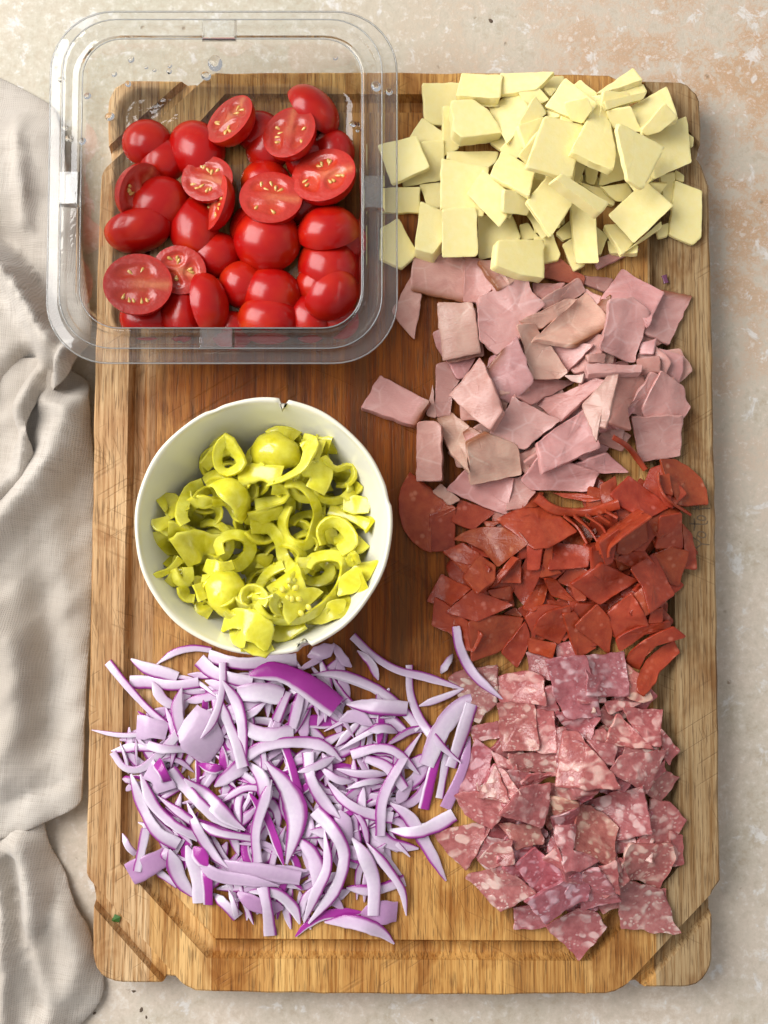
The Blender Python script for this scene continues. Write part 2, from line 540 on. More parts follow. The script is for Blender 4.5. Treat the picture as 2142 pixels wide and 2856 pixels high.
def pts(s, fr):
    a = np.array([float(v) for v in s.split()]).reshape(-1, 2)
    ox, oy, k = FRAME[fr]
    return a * k + np.array([ox, oy])


SL = {  # kind: thickness, bending, ragged edge, edge rounding, curl, max slope (m)
    'cheese': dict(th=.0027, soft=0.0, rag=.00014, rnd=.00016, curl=0, slope=.42, name='cheese_slice', cat='cheese'),
    'ham': dict(th=.0019, soft=.5, rag=.00026, rnd=.00035, curl=5, slope=.40, name='ham_piece', cat='ham'),
    'pepperoni': dict(th=.0013, soft=.5, rag=.00013, rnd=.0002, curl=10, slope=.45, name='pepperoni_piece', cat='pepperoni'),
    'salami': dict(th=.0016, soft=.5, rag=.00042, rnd=.0003, curl=11, slope=.45, name='salami_piece', cat='salami'),
}


def slice_piece(kind, fr, s, L=None, sh=None, th=None, r=(), g=(0.0, 0.0), rind=(0.42, 0.25, 0.10), tint=None, fill=False, rawpx=None):
    K = SL[kind]
    P = pts(s, fr) if rawpx is None else rawpx
    pc = P.mean(0)
    P = pc + (P - pc) * (1.03 if kind == 'cheese' else 1.07)
    tl = {'cheese': .09, 'ham': .15}.get(kind, .19)
    g = (g[0] + random.gauss(0, tl), g[1] + random.gauss(0, tl))
    th = K['th'] * random.uniform(.85, 1.15) if th is None else th
    # signed area: make counter-clockwise in world (y up)
    ar = 0.5 * np.sum(P[:, 0] * np.roll(P[:, 1], -1) - np.roll(P[:, 0], -1) * P[:, 1])
    if ar > 0:
        P = P[::-1]; r = tuple((len(P) - 2 - k) % len(P) for k in r)
    z = np.full(len(P), ZB + 0.006)
    W = None
    for it in range(3):
        W = unproj(P[:, 0], P[:, 1], z)
        ws = window(W)
        X, Y = np.meshgrid(gxs[ws[1]], gys[ws[0]])
        msk = in_poly(X, Y, W)
        if msk.sum() < 4:
            msk[:] = True
        hx, hy, hz = X[msk], Y[msk], H[ws][msk]
        cx, cy = W[:, 0].mean(), W[:, 1].mean()
        A = np.stack([np.ones_like(hx), hx - cx, hy - cy], 1)
        reg = np.diag([1e-9, 1e-5 * len(hx) * .01, 1e-5 * len(hx) * .01])
        co = np.linalg.solve(A.T @ A + reg, A.T @ hz)
        b = co[1:].copy()
        sl = np.hypot(*b)
        if sl > K['slope']:
            b *= K['slope'] / sl
        b = b + np.array([g[0], -g[1]])
        pl = (hx - cx) * b[0] + (hy - cy) * b[1]
        a = np.percentile(hz - pl, 97 if kind == 'cheese' else 86)
        top = a + (W[:, 0] - cx) * b[0] + (W[:, 1] - cy) * b[1] + th * math.sqrt(1 + b @ b)
        z = top
    # resampled, slightly uneven outline
    seg = np.hypot(*(np.roll(W, -1, 0) - W)[:, :2].T)
    B = []
    for i in range(len(W)):
        n = max(2, int(seg[i] / .0016))
        a0, a1 = W[i], W[(i + 1) % len(W)]
        cr = min(.0006, seg[i] * .12) / max(seg[i], 1e-9)
        for t in np.linspace(cr, 1 - cr, n + 1):
            B.append(a0 + (a1 - a0) * t)
    B = np.array(B)
    nb = len(B)
    jit = RNG.normal(0, K['rag'], (nb, 2))
    jit = (jit + .5 * (np.roll(jit, 1, 0) + np.roll(jit, -1, 0))) * .6
    B[:, :2] += jit
    nrm = np.array([-b[0], -b[1], 1.0]); nrm /= np.linalg.norm(nrm)
    cen = W.mean(0)
    size = max(np.hypot(*(W - cen)[:, :2].T))
    # bend
    ang = random.uniform(0, math.pi); ca, sa = math.cos(ang), math.sin(ang)
    curl = K['curl'] * random.uniform(.1, 1.0) * random.choice((1, 1, -.6))
    if K['soft'] and len(hx) > 10:
        x0, x1 = ws[1].start, ws[1].stop; y0, y1 = ws[0].start, ws[0].stop
        sub = blur(blur(H[max(y0 - 6, 0):y1 + 6, max(x0 - 6, 0):x1 + 6], 4), 4)
        oy, ox = max(y0 - 6, 0), max(x0 - 6, 0)

    def lift(Q):
        d = np.zeros(len(Q))
        if K['soft']:
            jj, ii = cell(Q[:, 0], Q[:, 1])
            hv = sub[np.clip(jj - oy, 0, sub.shape[0] - 1), np.clip(ii - ox, 0, sub.shape[1] - 1)]
            pv = a + (Q[:, 0] - cx) * b[0] + (Q[:, 1] - cy) * b[1]
            d += np.clip(hv - pv + .0012, -.004, .0035) * K['soft']
            u = ((Q[:, 0] - cen[0]) * ca + (Q[:, 1] - cen[1]) * sa)
            d += np.clip(curl * u * u, -.0016, .0022)
        return d
    e = min(K['rnd'], th * .4)
    rings = []
    for f in (.35, .7, .9):
        rings.append(cen + (B - cen) * f)
    dirn = (cen - B); dirn /= np.maximum(np.linalg.norm(dirn, axis=1, keepdims=True), 1e-9)
    rings.append(B + dirn * e)
    rings.append(B - nrm * e)
    rings.append(B - nrm * (th - e * .6) + dirn * (th * random.uniform(-.12, .2)))
    rings.append(B - nrm * th + dirn * (e * 1.2))
    V = [cen[None, :]] + rings + [(cen - nrm * th)[None, :]]
    V = np.concatenate(V)
    base = np.concatenate([cen[None, :]] + [cen + (B - cen) * f for f in (.35, .7, .9, 1, 1, 1, 1)] + [cen[None, :]])
    V[:, 2] += lift(base)
    F = []
    for i in range(nb):
        k = (i + 1) % nb
        F.append((0, 1 + i, 1 + k))
        for q in range(6):
            o0, o1 = 1 + q * nb, 1 + (q + 1) * nb
            F.append((o0 + i, o1 + i, o1 + k, o0 + k))
        F.append((1 + 6 * nb + i, len(V) - 1, 1 + 6 * nb + k))
    # colour
    tv = random.uniform(.92, 1.06)
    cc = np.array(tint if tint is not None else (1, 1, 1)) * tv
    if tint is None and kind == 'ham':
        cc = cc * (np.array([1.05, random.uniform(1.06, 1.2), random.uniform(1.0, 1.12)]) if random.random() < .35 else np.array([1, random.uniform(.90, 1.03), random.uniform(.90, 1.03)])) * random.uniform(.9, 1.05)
    if tint is None and kind in ('pepperoni', 'salami'):
        cc = cc * np.array([random.uniform(.88, 1.1), random.uniform(.85, 1.15), random.uniform(.9, 1.1)])
    C = np.tile(cc, (len(V), 1))
    if kind == 'pepperoni':
        C[1 + 3 * nb:1 + 7 * nb] *= np.array([.92, .8, .75])
    for k in r:
        d = seg_dist(V, W[k], W[(k + 1) % len(W)])
        wgt = np.clip(1 - d / .0036, 0, 1)[:, None] ** .8
        C = C * (1 - wgt) + np.array(rind) * wgt
    loc = cen - nrm * th
    ob = mesh_obj(K['name'], V, F, kind, C, loc=loc, sharp=50)
    # stamp: resample the mask at the final footprint
    tz = a + (X - cx) * b[0] + (Y - cy) * b[1] + th * math.sqrt(1 + b @ b)
    hw = H[ws]
    hw[msk] = np.maximum(hw[msk], tz[msk] if not K['soft'] else np.maximum(hz + th, tz[msk] - .0012))
    shape = {3: 'triangular'}.get(len(P), '')
    if not shape:
        ev = np.linalg.eigvalsh(np.cov(P.T))
        rt = math.sqrt(max(ev[1], 1e-9) / max(ev[0], 1e-9))
        shape = 'narrow' if rt > 2.3 else ('squarish' if rt < 1.45 and len(P) == 4 else ('long' if rt > 1.75 else ('rounded' if len(P) > 6 else 'uneven')))
    note(kind, ob, abs(ar), L, sh, shape, fill)
    tag(ob, cat=K['cat'])
    return ob


def smooth_path(Q, n, closed=False):
    """Catmull-Rom through Q, n samples evenly spaced"""
    Q = np.asarray(Q, float)
    E = np.concatenate([Q[-1:], Q, Q[:2]]) if closed else np.concatenate([2 * Q[:1] - Q[1:2], Q, 2 * Q[-1:] - Q[-2:-1]])
    out = []
    m = len(Q) if closed else len(Q) - 1
    for i in range(m):
        p0, p1, p2, p3 = E[i:i + 4]
        for t in np.linspace(0, 1, 12, endpoint=False):
            out.append(.5 * (2 * p1 + (p2 - p0) * t + (2 * p0 - 5 * p1 + 4 * p2 - p3) * t * t + (3 * p1 - p0 - 3 * p2 + p3) * t ** 3))
    out.append(Q[0] if closed else Q[-1])
    out = np.array(out)
    s = np.concatenate([[0], np.cumsum(np.hypot(*np.diff(out[:, :2], axis=0).T))])
    tt = np.linspace(0, s[-1], n)
    return np.stack([np.interp(tt, s, out[:, k]) for k in range(out.shape[1])], 1)


def strip(name, mat, P, wpx, th, color, ends=('p', 'p'), closed=False, roll=0.0, rigid=3, droop=.35, zmin=None, vary=.12, twist=0.0, taper=.28, sink=0.0, sq=.42, arch=0.0, rag=.03, bow=0.0):
    """a strip swept along photo-pixel path P: wpx wide in the picture, th (m) tall, laid on the pile"""
    Lpx = np.sum(np.hypot(*np.diff(P, axis=0).T))
    n = int(np.clip(Lpx * U / .0022, 8, 40))
    Q = smooth_path(P, n, closed)
    w = wpx * U
    sN = np.linspace(0, 1, n)
    prof = np.ones(n)
    if not closed:
        if ends[0] == 'p':
            prof *= np.clip(sN / taper, .06, 1) ** .65
        if ends[1] == 'p':
            prof *= np.clip((1 - sN) / taper, .06, 1) ** .65
    ph = random.uniform(0, 6)
    prof *= (1 + vary * np.sin(sN * 5 + ph)) * (1 + RNG.normal(0, rag, n))
    we = w * abs(math.cos(roll)) + th * abs(math.sin(roll)); he = th * abs(math.cos(roll)) + w * abs(math.sin(roll)) * .5
    zc = np.full(n, ZB + .008)
    for it in range(3):
        W = unproj(Q[:, 0], Q[:, 1], zc)
        T = np.gradient(W[:, :2], axis=0)
        if closed:
            T[0] = T[-1] = W[1, :2] - W[-2, :2]
        T /= np.maximum(np.linalg.norm(T, axis=1, keepdims=True), 1e-9)
        S = np.stack([-T[:, 1], T[:, 0]], 1)
        hs = np.full(n, -1.0)
        for f in (-.7, -.35, 0, .35, .7):
            p = W[:, :2] + S * (f * we * .5 * prof)[:, None]
            hs = np.maximum(hs, H[cell(p[:, 0], p[:, 1])] * (1 if abs(f) < .5 else .98))
        hm = hs.copy()
        for _ in range(rigid * 3):
            pd = np.concatenate([hm[-2:-1], hm, hm[1:2]]) if closed else np.concatenate([[hm[0]], hm, [hm[-1]]])
            hm = np.maximum(.25 * pd[:-2] + .5 * pd[1:-1] + .25 * pd[2:], hm * droop + (1 - droop) * (.5 * pd[:-2] + .5 * pd[2:]))
        hm = hm - sink
        if zmin is not None:
            hm = np.maximum(hm, zmin)
        zc = hm + he * .5 + bow * 4 * sN * (1 - sN)
    R = 16
    a = (np.arange(R) + .5) / R * 2 * np.pi
    cu = np.sign(np.cos(a)) * np.abs(np.cos(a)) ** sq
    cv = np.sign(np.sin(a)) * np.abs(np.sin(a)) ** sq
    V = []; UU = []
    tw0 = random.uniform(-1, 1) * twist
    for i in range(n):
        rr = roll + tw0 * math.sin(3.0 * sN[i] + ph)
        c_, s_ = math.cos(rr), math.sin(rr)
        tp = max(prof[i] ** .5, .3)
        for k in range(R):
            u = cu[k] * w * .5 * prof[i]; v = cv[k] * th * .5 * tp - arch * cu[k] ** 2 * w * .5 * prof[i]
            uu = u * c_ - v * s_; vv = u * s_ + v * c_
            V.append([W[i, 0] + S[i, 0] * uu, W[i, 1] + S[i, 1] * uu, zc[i] + vv]); UU.append((cu[k], cv[k], sN[i]))
    V = np.array(V); UU = np.array(UU)
    F = []
    for i in range(n - 1):
        for k in range(R):
            q = (k + 1) % R
            F.append((i * R + k, i * R + q, (i + 1) * R + q, (i + 1) * R + k))
    if closed:
        pass
    else:
        F.append(tuple(range(R))[::-1]); F.append(tuple((n - 1) * R + k for k in range(R)))
    C = color(UU) * (1 + np.tile(RNG.normal(0, .045, R), n))[:, None]
    # cell height stamp
    for f in np.linspace(-.9, .9, max(3, int(we / GC))):
        for sub in (0, .5):
            p = W[:, :2] + S * (f * we * .5 * prof)[:, None]
            zt = zc + he * .36
            if sub:
                p = .5 * (p[1:] + p[:-1]); zt = .5 * (zt[1:] + zt[:-1])
            c = cell(p[:, 0], p[:, 1])
            np.maximum.at(H, c, zt)
    m = n // 2
    loc = np.array([W[m, 0], W[m, 1], zc[m] - he * .5])
    ob = mesh_obj(name, V, F, mat, C, loc=loc, sharp=48)
    return ob, Lpx * wpx


def drop(local, n_vec, ang, pxc, pct=88, zbase=None, iters=3, zoff=0.0):
    """orient local verts (cut plane +z -> n_vec, x axis at picture angle ang), let them sink onto the pile under photo point pxc"""
    nv = Vector((n_vec[0], -n_vec[1], n_vec[2])).normalized()
    xa = Vector((math.cos(ang), -math.sin(ang), 0))
    xa = (xa - nv * xa.dot(nv))
    if xa.length < 1e-3:
        xa = nv.orthogonal()
    xa.normalize()
    ya = nv.cross(xa)
    M = np.array([[xa[k], ya[k], nv[k]] for k in range(3)])
    R = local @ M.T
    R = R - np.array([0, 0, 0])
    mid = .5 * (R.min(0) + R.max(0))
    R = R - mid
    z = ZB + .02
    for _ in range(iters):
        c = unproj([pxc[0]], [pxc[1]], [z])[0]
        Q = R + c
        jj, ii = cell(Q[:, 0], Q[:, 1])
        key = jj * NX + ii
        lowz = np.full(NX * NY, 9.0); np.minimum.at(lowz, key, R[:, 2])
        uk = np.unique(key)
        gap = H.ravel()[uk] - lowz[uk]
        z = np.percentile(gap, pct) + zoff
        if zbase is not None:
            z = max(z, zbase - R[:, 2].min())
    c = unproj([pxc[0]], [pxc[1]], [z])[0]
    Q = R + c
    jj, ii = cell(Q[:, 0], Q[:, 1])
    np.maximum.at(H, (jj, ii), Q[:, 2])
    return Matrix(((xa[0], ya[0], nv[0], c[0] - mid[0]), (xa[1], ya[1], nv[1], c[1] - mid[1]), (xa[2], ya[2], nv[2], c[2] - mid[2]), (0, 0, 0, 1)))

# ------------------------------------------------------------------ table
def build_table():
    n = 40
    xs = np.linspace(-.9, .9, n); ys = np.linspace(-.9, .9, n)
    V = [(x, y, 0.0) for y in ys for x in xs]
    F = [(j * n + i, j * n + i + 1, (j + 1) * n + i + 1, (j + 1) * n + i) for j in range(n - 1) for i in range(n - 1)]
    o = mesh_obj('table', V, F, 'table')
    tag(o, 'cream mottled stone table top with rusty stains under the cutting board', 'table', kind='structure')


build_table()


# ------------------------------------------------------------------ cutting board
def arc(cx, cy, r, a0, a1, n=7):
    return [(cx + r * math.cos(math.radians(a)), cy - r * math.sin(math.radians(a))) for a in np.linspace(a0, a1, n)]


OUT_PX = ([(241, 2436), (252, 2466), (259, 2505), (259, 2530), (258, 2640)] + arc(340, 2660, 82, 180, 270) + [(452, 2743), (462, 2733), (487, 2733), (506, 2745), (545, 2765)]
          + [(900, 2772), (1300, 2775), (1690, 2772), (1716, 2765), (1752, 2747), (1778, 2746), (1792, 2756)] + arc(1905, 2674, 82, 270, 360)
          + [(1987, 2520), (1984, 2505), (1988, 2484), (2008, 2456), (2006, 2200), (1996, 1500), (1988, 1000), (1976, 520), (1968, 494), (1950, 440), (1955, 418)]
          + arc(1882, 296, 72, 0, 90) + [(1770, 222), (1752, 230), (1735, 226), (1700, 208), (1500, 204), (1100, 200), (600, 203), (575, 212), (556, 228), (540, 222)]
          + arc(372, 294, 72, 90, 180) + [(300, 420), (304, 440), (296, 460), (282, 490), (277, 600), (265, 1010), (252, 1750)])
GROOVE_PX = [(362, 2395), (590, 2645), (1640, 2652), (1868, 2405), (1836, 560), (1615, 290), (640, 287), (394, 560)]
SLOT_PX = [((250, 2452), (528, 2764)), ((1728, 2766), (2004, 2470)), ((1974, 480), (1722, 210)), ((588, 205), (284, 478))]
STAVE_X = [430, 600, 771, 961, 1200, 1405, 1620, 1815]
STAVE_C = [(0.70, 0.475, 0.255), (0.74, 0.455, 0.18), (0.68, 0.375, 0.12), (0.76, 0.455, 0.155), (0.66, 0.365, 0.115),
           (0.75, 0.435, 0.14), (0.54, 0.285, 0.085), (0.62, 0.36, 0.125), (0.42, 0.295, 0.155)]


def plane_px(px):
    a = np.array(px, float)
    return unproj(a[:, 0], a[:, 1], np.full(len(a), ZB))[:, :2]


OUT_W = plane_px(OUT_PX)


def offset_convex(P, d):
    """offset closed polygon P (mitred) by d to its left"""
    n = len(P); res = []
    for i in range(n):
        p0, p1, p2 = P[i - 1], P[i], P[(i + 1) % n]
        e1 = (p1 - p0) / np.linalg.norm(p1 - p0); e2 = (p2 - p1) / np.linalg.norm(p2 - p1)
        n1 = np.array([-e1[1], e1[0]]); n2 = np.array([-e2[1], e2[0]])
        b = n1 + n2; b /= np.linalg.norm(b)
        res.append(p1 + b * d / max(b @ n1, .5))
    return np.array(res)


def build_board():
    root = empty('cutting_board', (0, 0, 0))
    tag(root, 'large wooden cutting board with juice groove and slotted corners', 'cutting board')
    G = plane_px(GROOVE_PX)
    verts = []; edges = []

    def loop(P, closed=True):
        s = len(verts)
        verts.extend([tuple(p) for p in P])
        m = len(P)
        for i in range(m if closed else m - 1):
            edges.append((s + i, s + (i + 1) % m))

    # finely resampled outline and its inner bevel line
    O = []
    for i in range(len(OUT_W)):
        a, b = OUT_W[i], OUT_W[(i + 1) % len(OUT_W)]
        k = max(1, int(np.linalg.norm(b - a) / .008))
        for t in np.arange(k) / k:
            O.append(a + (b - a) * t)
    O = np.array(O)
    wob = RNG.normal(0, .00018, O.shape)
    O = O + wob
    loop(O)
    # the outline runs counter-clockwise in the world, so its inside is to the left
    loop(offset_convex(O, .0009))
    gw = [27, 22, 14, 5]
    for d in gw:
        loop(offset_convex(G, d * U)); loop(offset_convex(G, -d * U))
    slots = []
    for (p, q) in SLOT_PX:
        a, b = plane_px([p, q])
        t = (b - a) / np.linalg.norm(b - a)
        nn = np.array([-t[1], t[0]])
        if nn @ (np.array([0, 0.0]) - a) > 0:
            nn = -nn
        slots.append((a, nn))
        for d in (0, 7, 36, 44):
            s = a - t * .006 + nn * d * U; e = b + t * .006 + nn * d * U
            m = 6
            loop([s + (e - s) * k / m for k in range(m + 1)], False)
    bx = [float(plane_px([(x, 1428)])[0, 0]) for x in STAVE_X]
    for x in bx:
        loop([(x, y) for y in np.linspace(-.26, .26, 30)], False)
    vs, es, fs, *_ = delaunay_2d_cdt([Vector(v) for v in verts], edges, [], 0, 1e-7)
    P = np.array([(v.x, v.y) for v in vs])
    cen = np.array([P[list(f)].mean(0) for f in fs])
    keep = in_poly(cen[:, 0], cen[:, 1], O)
    fs = [tuple(f) for f, k in zip(fs, keep) if k]

    z = np.full(len(P), ZB)
    dg = line_dist(P, G, True) / U
    z -= np.where(dg < 27, .0058 * (1 - (dg / 27) ** 4), 0)
    for a, nn in slots:
        s = ((P - a) @ nn) / U
        dep = np.interp(s, [0, 7, 36, 44, 45], [0, .0048, .0060, .0012, .0009], left=0)
        z -= dep
    do = line_dist(P, O, True)
    z -= np.where(do < .00012, .0010, 0)
    z += .00010 * np.sin(P[:, 0] * 90) * np.cos(P[:, 1] * 37)
    # boundary edges of the whole top
    cnt = {}
    for f in fs:
        for i in range(len(f)):
            a, b = f[i], f[(i + 1) % len(f)]
            cnt.setdefault((min(a, b), max(a, b)), []).append((a, b))
    rim = {k: v[0] for k, v in cnt.items() if len(v) == 1}
    groups = [[] for _ in range(len(bx) + 1)]
    for f in fs:
        groups[int(np.searchsorted(bx, P[list(f)].mean(0)[0]))].append(f)
    for gi, gf in enumerate(groups):
        idx = {}; V = []; F = []

        def vid(i, low=False):
            k = (i, low)
            if k not in idx:
                idx[k] = len(V); V.append((P[i, 0], P[i, 1], .0006 if low else z[i]))
            return idx[k]
        mine = set()
        for f in gf:
            F.append(tuple(vid(i) for i in f))
            for i in range(len(f)):
                a, b = f[i], f[(i + 1) % len(f)]
                if (min(a, b), max(a, b)) in rim:
                    mine.add((a, b))
        for a, b in mine:
            F.append((vid(a), vid(a, True), vid(b, True), vid(b)))
        o = mesh_obj('stave', V, F, 'wood', parent=root, sharp=38)
        o.color = (*STAVE_C[gi], 1)
    # burnt lettering, running up the board's edge (letters lie with their tops to the left)
    ox, oy, k = 1780, 1350, 362 / 1659
    strokes = [[(700, 685), (760, 720), (815, 765)], [(712, 840), (765, 800), (815, 765)], [(815, 765), (860, 772), (912, 776)],
               [(757, 640), (775, 612), (820, 612), (862, 640), (850, 680), (800, 682), (762, 660), (757, 640)],
               [(650, 505), (760, 512), (840, 515), (880, 500), (884, 470)], [(716, 440), (722, 520), (712, 600)],
               [(752, 430), (780, 405), (830, 410), (864, 436), (850, 462), (800, 462), (757, 445), (752, 430)],
               [(765, 330), (840, 312), (920, 312)], [(690, 318), (740, 318), (742, 285), (700, 282)], [(765, 330), (770, 290), (762, 268)]]
    V = []; F = []
    for st in strokes:
        A = np.array(st, float) * k + np.array([ox, oy])
        m = max(6, int(np.sum(np.hypot(*np.diff(A, axis=0).T)) / 2.2))
        Q = smooth_path(A, m)
        W = unproj(Q[:, 0], Q[:, 1], np.full(m, ZB))
        T = np.gradient(W[:, :2], axis=0); T /= np.maximum(np.linalg.norm(T, axis=1, keepdims=True), 1e-9)
        s0 = len(V)
        for i in range(m):
            hw = .00034 * random.uniform(.7, 1.15)
            nx, ny = -T[i, 1], T[i, 0]
            V += [(W[i, 0] + nx * hw, W[i, 1] + ny * hw, ZB + .00012), (W[i, 0] - nx * hw, W[i, 1] - ny * hw, ZB + .00012)]
        F += [(s0 + 2 * i, s0 + 2 * i + 1, s0 + 2 * i + 3, s0 + 2 * i + 2) for i in range(m - 1)]
    lo = mesh_obj('lettering', V, F, 'lettering', parent=root)
    lo['label'] = 'burnt dark script lettering along the board edge'


build_board()
XX, YY = np.meshgrid(gxs, gys)
H[in_poly(XX, YY, OUT_W)] = ZB


# ------------------------------------------------------------------ linen napkin
def cloth_sheet(name, root, poly_px, hf, step=.0032, thick=.0011, roll=.004):
    P0 = plane_px0(poly_px)
    n0 = []
    for i in range(len(P0)):
        a, b = P0[i], P0[(i + 1) % len(P0)]
        k = max(1, int(np.linalg.norm(b - a) / step))
        for t in np.arange(k) / k:
            n0.append(a + (b - a) * t)
    B = np.array(n0)
    B = .5 * B + .25 * (np.roll(B, 1, 0) + np.roll(B, -1, 0))
    xs = np.arange(B[:, 0].min(), B[:, 0].max(), step); ys = np.arange(B[:, 1].min(), B[:, 1].max(), step)
    X, Y = np.meshgrid(xs, ys)
    X = X + RNG.uniform(-.2, .2, X.shape) * step; Y = Y + RNG.uniform(-.2, .2, Y.shape) * step
    G = np.stack([X.ravel(), Y.ravel()], 1)
    ins = in_poly(G[:, 0], G[:, 1], B) & (line_dist(G, B, True) > step * .6)
    G = G[ins]
    verts = [Vector(p) for p in B] + [Vector(p) for p in G]
    edges = [(i, (i + 1) % len(B)) for i in range(len(B))]
    vs, es, fs, *_ = delaunay_2d_cdt(verts, edges, [], 1, 1e-7)
    P = np.array([(v.x, v.y) for v in vs])
    d = line_dist(P, B, True)
    z = hf(P, d)
    rl = np.clip(d / roll, 0, 1)
    z = z - .0016 * (1 - rl) ** 2
    V = np.concatenate([np.column_stack([P, z])])
    o = mesh_obj(name, V, [tuple(f) for f in fs], 'linen', parent=root)
    md = o.modifiers.new('thickness', 'SOLIDIFY'); md.thickness = thick; md.offset = -1
    sb = o.modifiers.new('soften', 'SUBSURF'); sb.levels = 1; sb.render_levels = 1
    return o


def plane_px0(px, z=.006):
    a = np.array(px, float)
    return unproj(a[:, 0], a[:, 1], np.full(len(a), z))[:, :2]


def ridge(P, line, h, w, sk=None):
    """soft ridge of height h along a photo-pixel line"""
    L = plane_px0(line)
    d = line_dist(P, L)
    return 2.4 * h * np.exp(-(d / (w * .85 * U)) ** 2)


def wavy(P, s, amp, seed):
    r = np.random.default_rng(seed); z = np.zeros(len(P))
    for _ in range(7):
        k = r.normal(0, s, 2); z += np.sin(P @ k + r.uniform(0, 6))
    return 1.7 * amp * z / 2.6


def build_cloth():
    root = empty('linen_napkin', (-.165, 0, 0))
    tag(root, 'crumpled natural linen napkin tucked beside the cutting board', 'napkin')
    root.location = (0, 0, 0)

    def side_fall(P, x0, x1, hi, lo):
        px = P[:, 0] / U + CX
        t = np.clip((px - x0) / (x1 - x0), 0, 1); t = t * t * (3 - 2 * t)
        return hi + (lo - hi) * t

    # lower main sheet
    def h_low(P, d):
        z = side_fall(P, 70, 262, .0125, .0035)
        low = np.clip((plane_px0([(0, 1750)])[0, 1] - P[:, 1]) / .05, 0, 1)
        z = z * (1 - low) + .0135 * low
        z += ridge(P, [(215, 1180), (165, 1290), (60, 1420), (-60, 1540)], .0065, 62)
        z += ridge(P, [(255, 1110), (200, 1140), (150, 1130)], .004, 40)
        z += ridge(P, [(-40, 1720), (60, 1800), (70, 2000), (20, 2150)], .004, 70)
        z -= ridge(P, [(120, 1650), (150, 1850), (120, 2050)], .003, 60)
        hem = plane_px0([(-120, 2265), (0, 2240), (130, 2195), (242, 2150)])
        dh = line_dist(P, hem)
        z -= .0016 * np.exp(-(dh / (6 * U)) ** 2)
        z += wavy(P, 110, .0008, 3) + wavy(P, 260, .00035, 4)
        return z
    cloth_sheet('lower_fold', root, [(-160, 1000), (150, 1000), (250, 1060), (262, 1110), (259, 1500), (250, 1800), (242, 2100), (240, 2235), (205, 2258), (130, 2292), (60, 2322), (0, 2338), (-160, 2370)], h_low)

    # upper sheet, its rippled hem lying over the lower one
    def h_up(P, d):
        z = side_fall(P, 150, 300, .0165, .006)
        z += ridge(P, [(-20, 735), (55, 790), (110, 870), (150, 950), (215, 1030)], .0075, 42)
        z -= ridge(P, [(0, 660), (70, 720), (130, 800), (180, 900)], .004, 40)
        z += ridge(P, [(0, 215), (45, 250), (60, 330), (75, 480), (90, 640)], .0022, 22)
        z += ridge(P, [(120, 1090), (95, 1120), (75, 1180), (95, 1240), (80, 1330), (-20, 1400)], .0045, 34)
        z -= ridge(P, [(90, 1010), (40, 1080), (20, 1150), (50, 1210), (10, 1260)], .006, 34)
        z += ridge(P, [(230, 985), (210, 1040), (180, 1075)], .0055, 24)
        z -= ridge(P, [(190, 1000), (150, 1060), (140, 1090)], .0045, 24)
        z += wavy(P, 120, .0009, 8) + wavy(P, 300, .0003, 9)
        pxy = P[:, 1]
        top = np.clip((plane_px0([(0, 300)])[0, 1] - pxy) / .02, 0, 1)
        return np.maximum(z * top + .003 * (1 - top), .0022)
    cloth_sheet('upper_fold', root, [(-160, 170), (-40, 190), (0, 207), (62, 238), (146, 284), (180, 380), (225, 600), (262, 900), (258, 960), (243, 1010), (240, 1040), (222, 1062), (205, 1082), (172, 1092), (134, 1108), (130, 1130), (112, 1160), (96, 1195), (108, 1232), (124, 1262), (116, 1300), (106, 1345), (60, 1420), (10, 1480), (-160, 1600)], h_up, roll=.0035)

    # tail that comes out below the hem
    def h_tail(P, d):
        z = side_fall(P, 90, 310, .0090, .0042)
        z += ridge(P, [(70, 2350), (100, 2500), (85, 2640), (130, 2780), (160, 2900)], .0045, 48)
        z -= ridge(P, [(40, 2400), (55, 2560), (95, 2690), (120, 2800)], .0040, 26)
        z += ridge(P, [(-10, 2380), (22, 2520), (30, 2700), (20, 2900)], .0042, 26)
        z -= ridge(P, [(150, 2372), (164, 2430), (160, 2500), (140, 2580), (92, 2650)], .0011, 8)
        z += ridge(P, [(190, 2560), (230, 2660), (200, 2760)], .0025, 45)
        z += wavy(P, 120, .0008, 12) + wavy(P, 300, .0003, 13)
        return np.maximum(z, .0022)
    cloth_sheet('tail', root, [(-160, 2240), (100, 2230), (128, 2285), (140, 2350), (158, 2405), (182, 2430), (190, 2470), (215, 2530), (246, 2572), (262, 2640), (278, 2700), (294, 2745), (284, 2790), (262, 2825), (225, 2862), (170, 2930), (-160, 2990)], h_tail)

    # row of hem stitches
    hem = smooth_path(np.array([(-20, 2245), (60, 2222), (130, 2194), (238, 2152)], float), 70)
    Wh = plane_px0(hem)
    zh = h_low(Wh, None) + .0003
    V = []; F = []
    for i in range(0, 68, 2):
        a, b = Wh[i], Wh[i + 1]
        t = (b - a) / np.linalg.norm(b - a); nn = np.array([-t[1], t[0]]) * .00022
        s = len(V)
        m = .5 * (a + b)
        V += [(*(a + nn), zh[i]), (*(a - nn), zh[i]), (*(b + nn), zh[i]), (*(b - nn), zh[i]), (*m, zh[i] + .0004)]
        F += [(s, s + 1, s + 4), (s + 1, s + 3, s + 4), (s + 3, s + 2, s + 4), (s + 2, s, s + 4)]
    so = mesh_obj('hem_stitching', V, F, 'thread', parent=root)
    so['kind'] = 'stuff'


build_cloth()


# ------------------------------------------------------------------ clear plastic container
CT_C = plane_px([(650, 588)])[0]


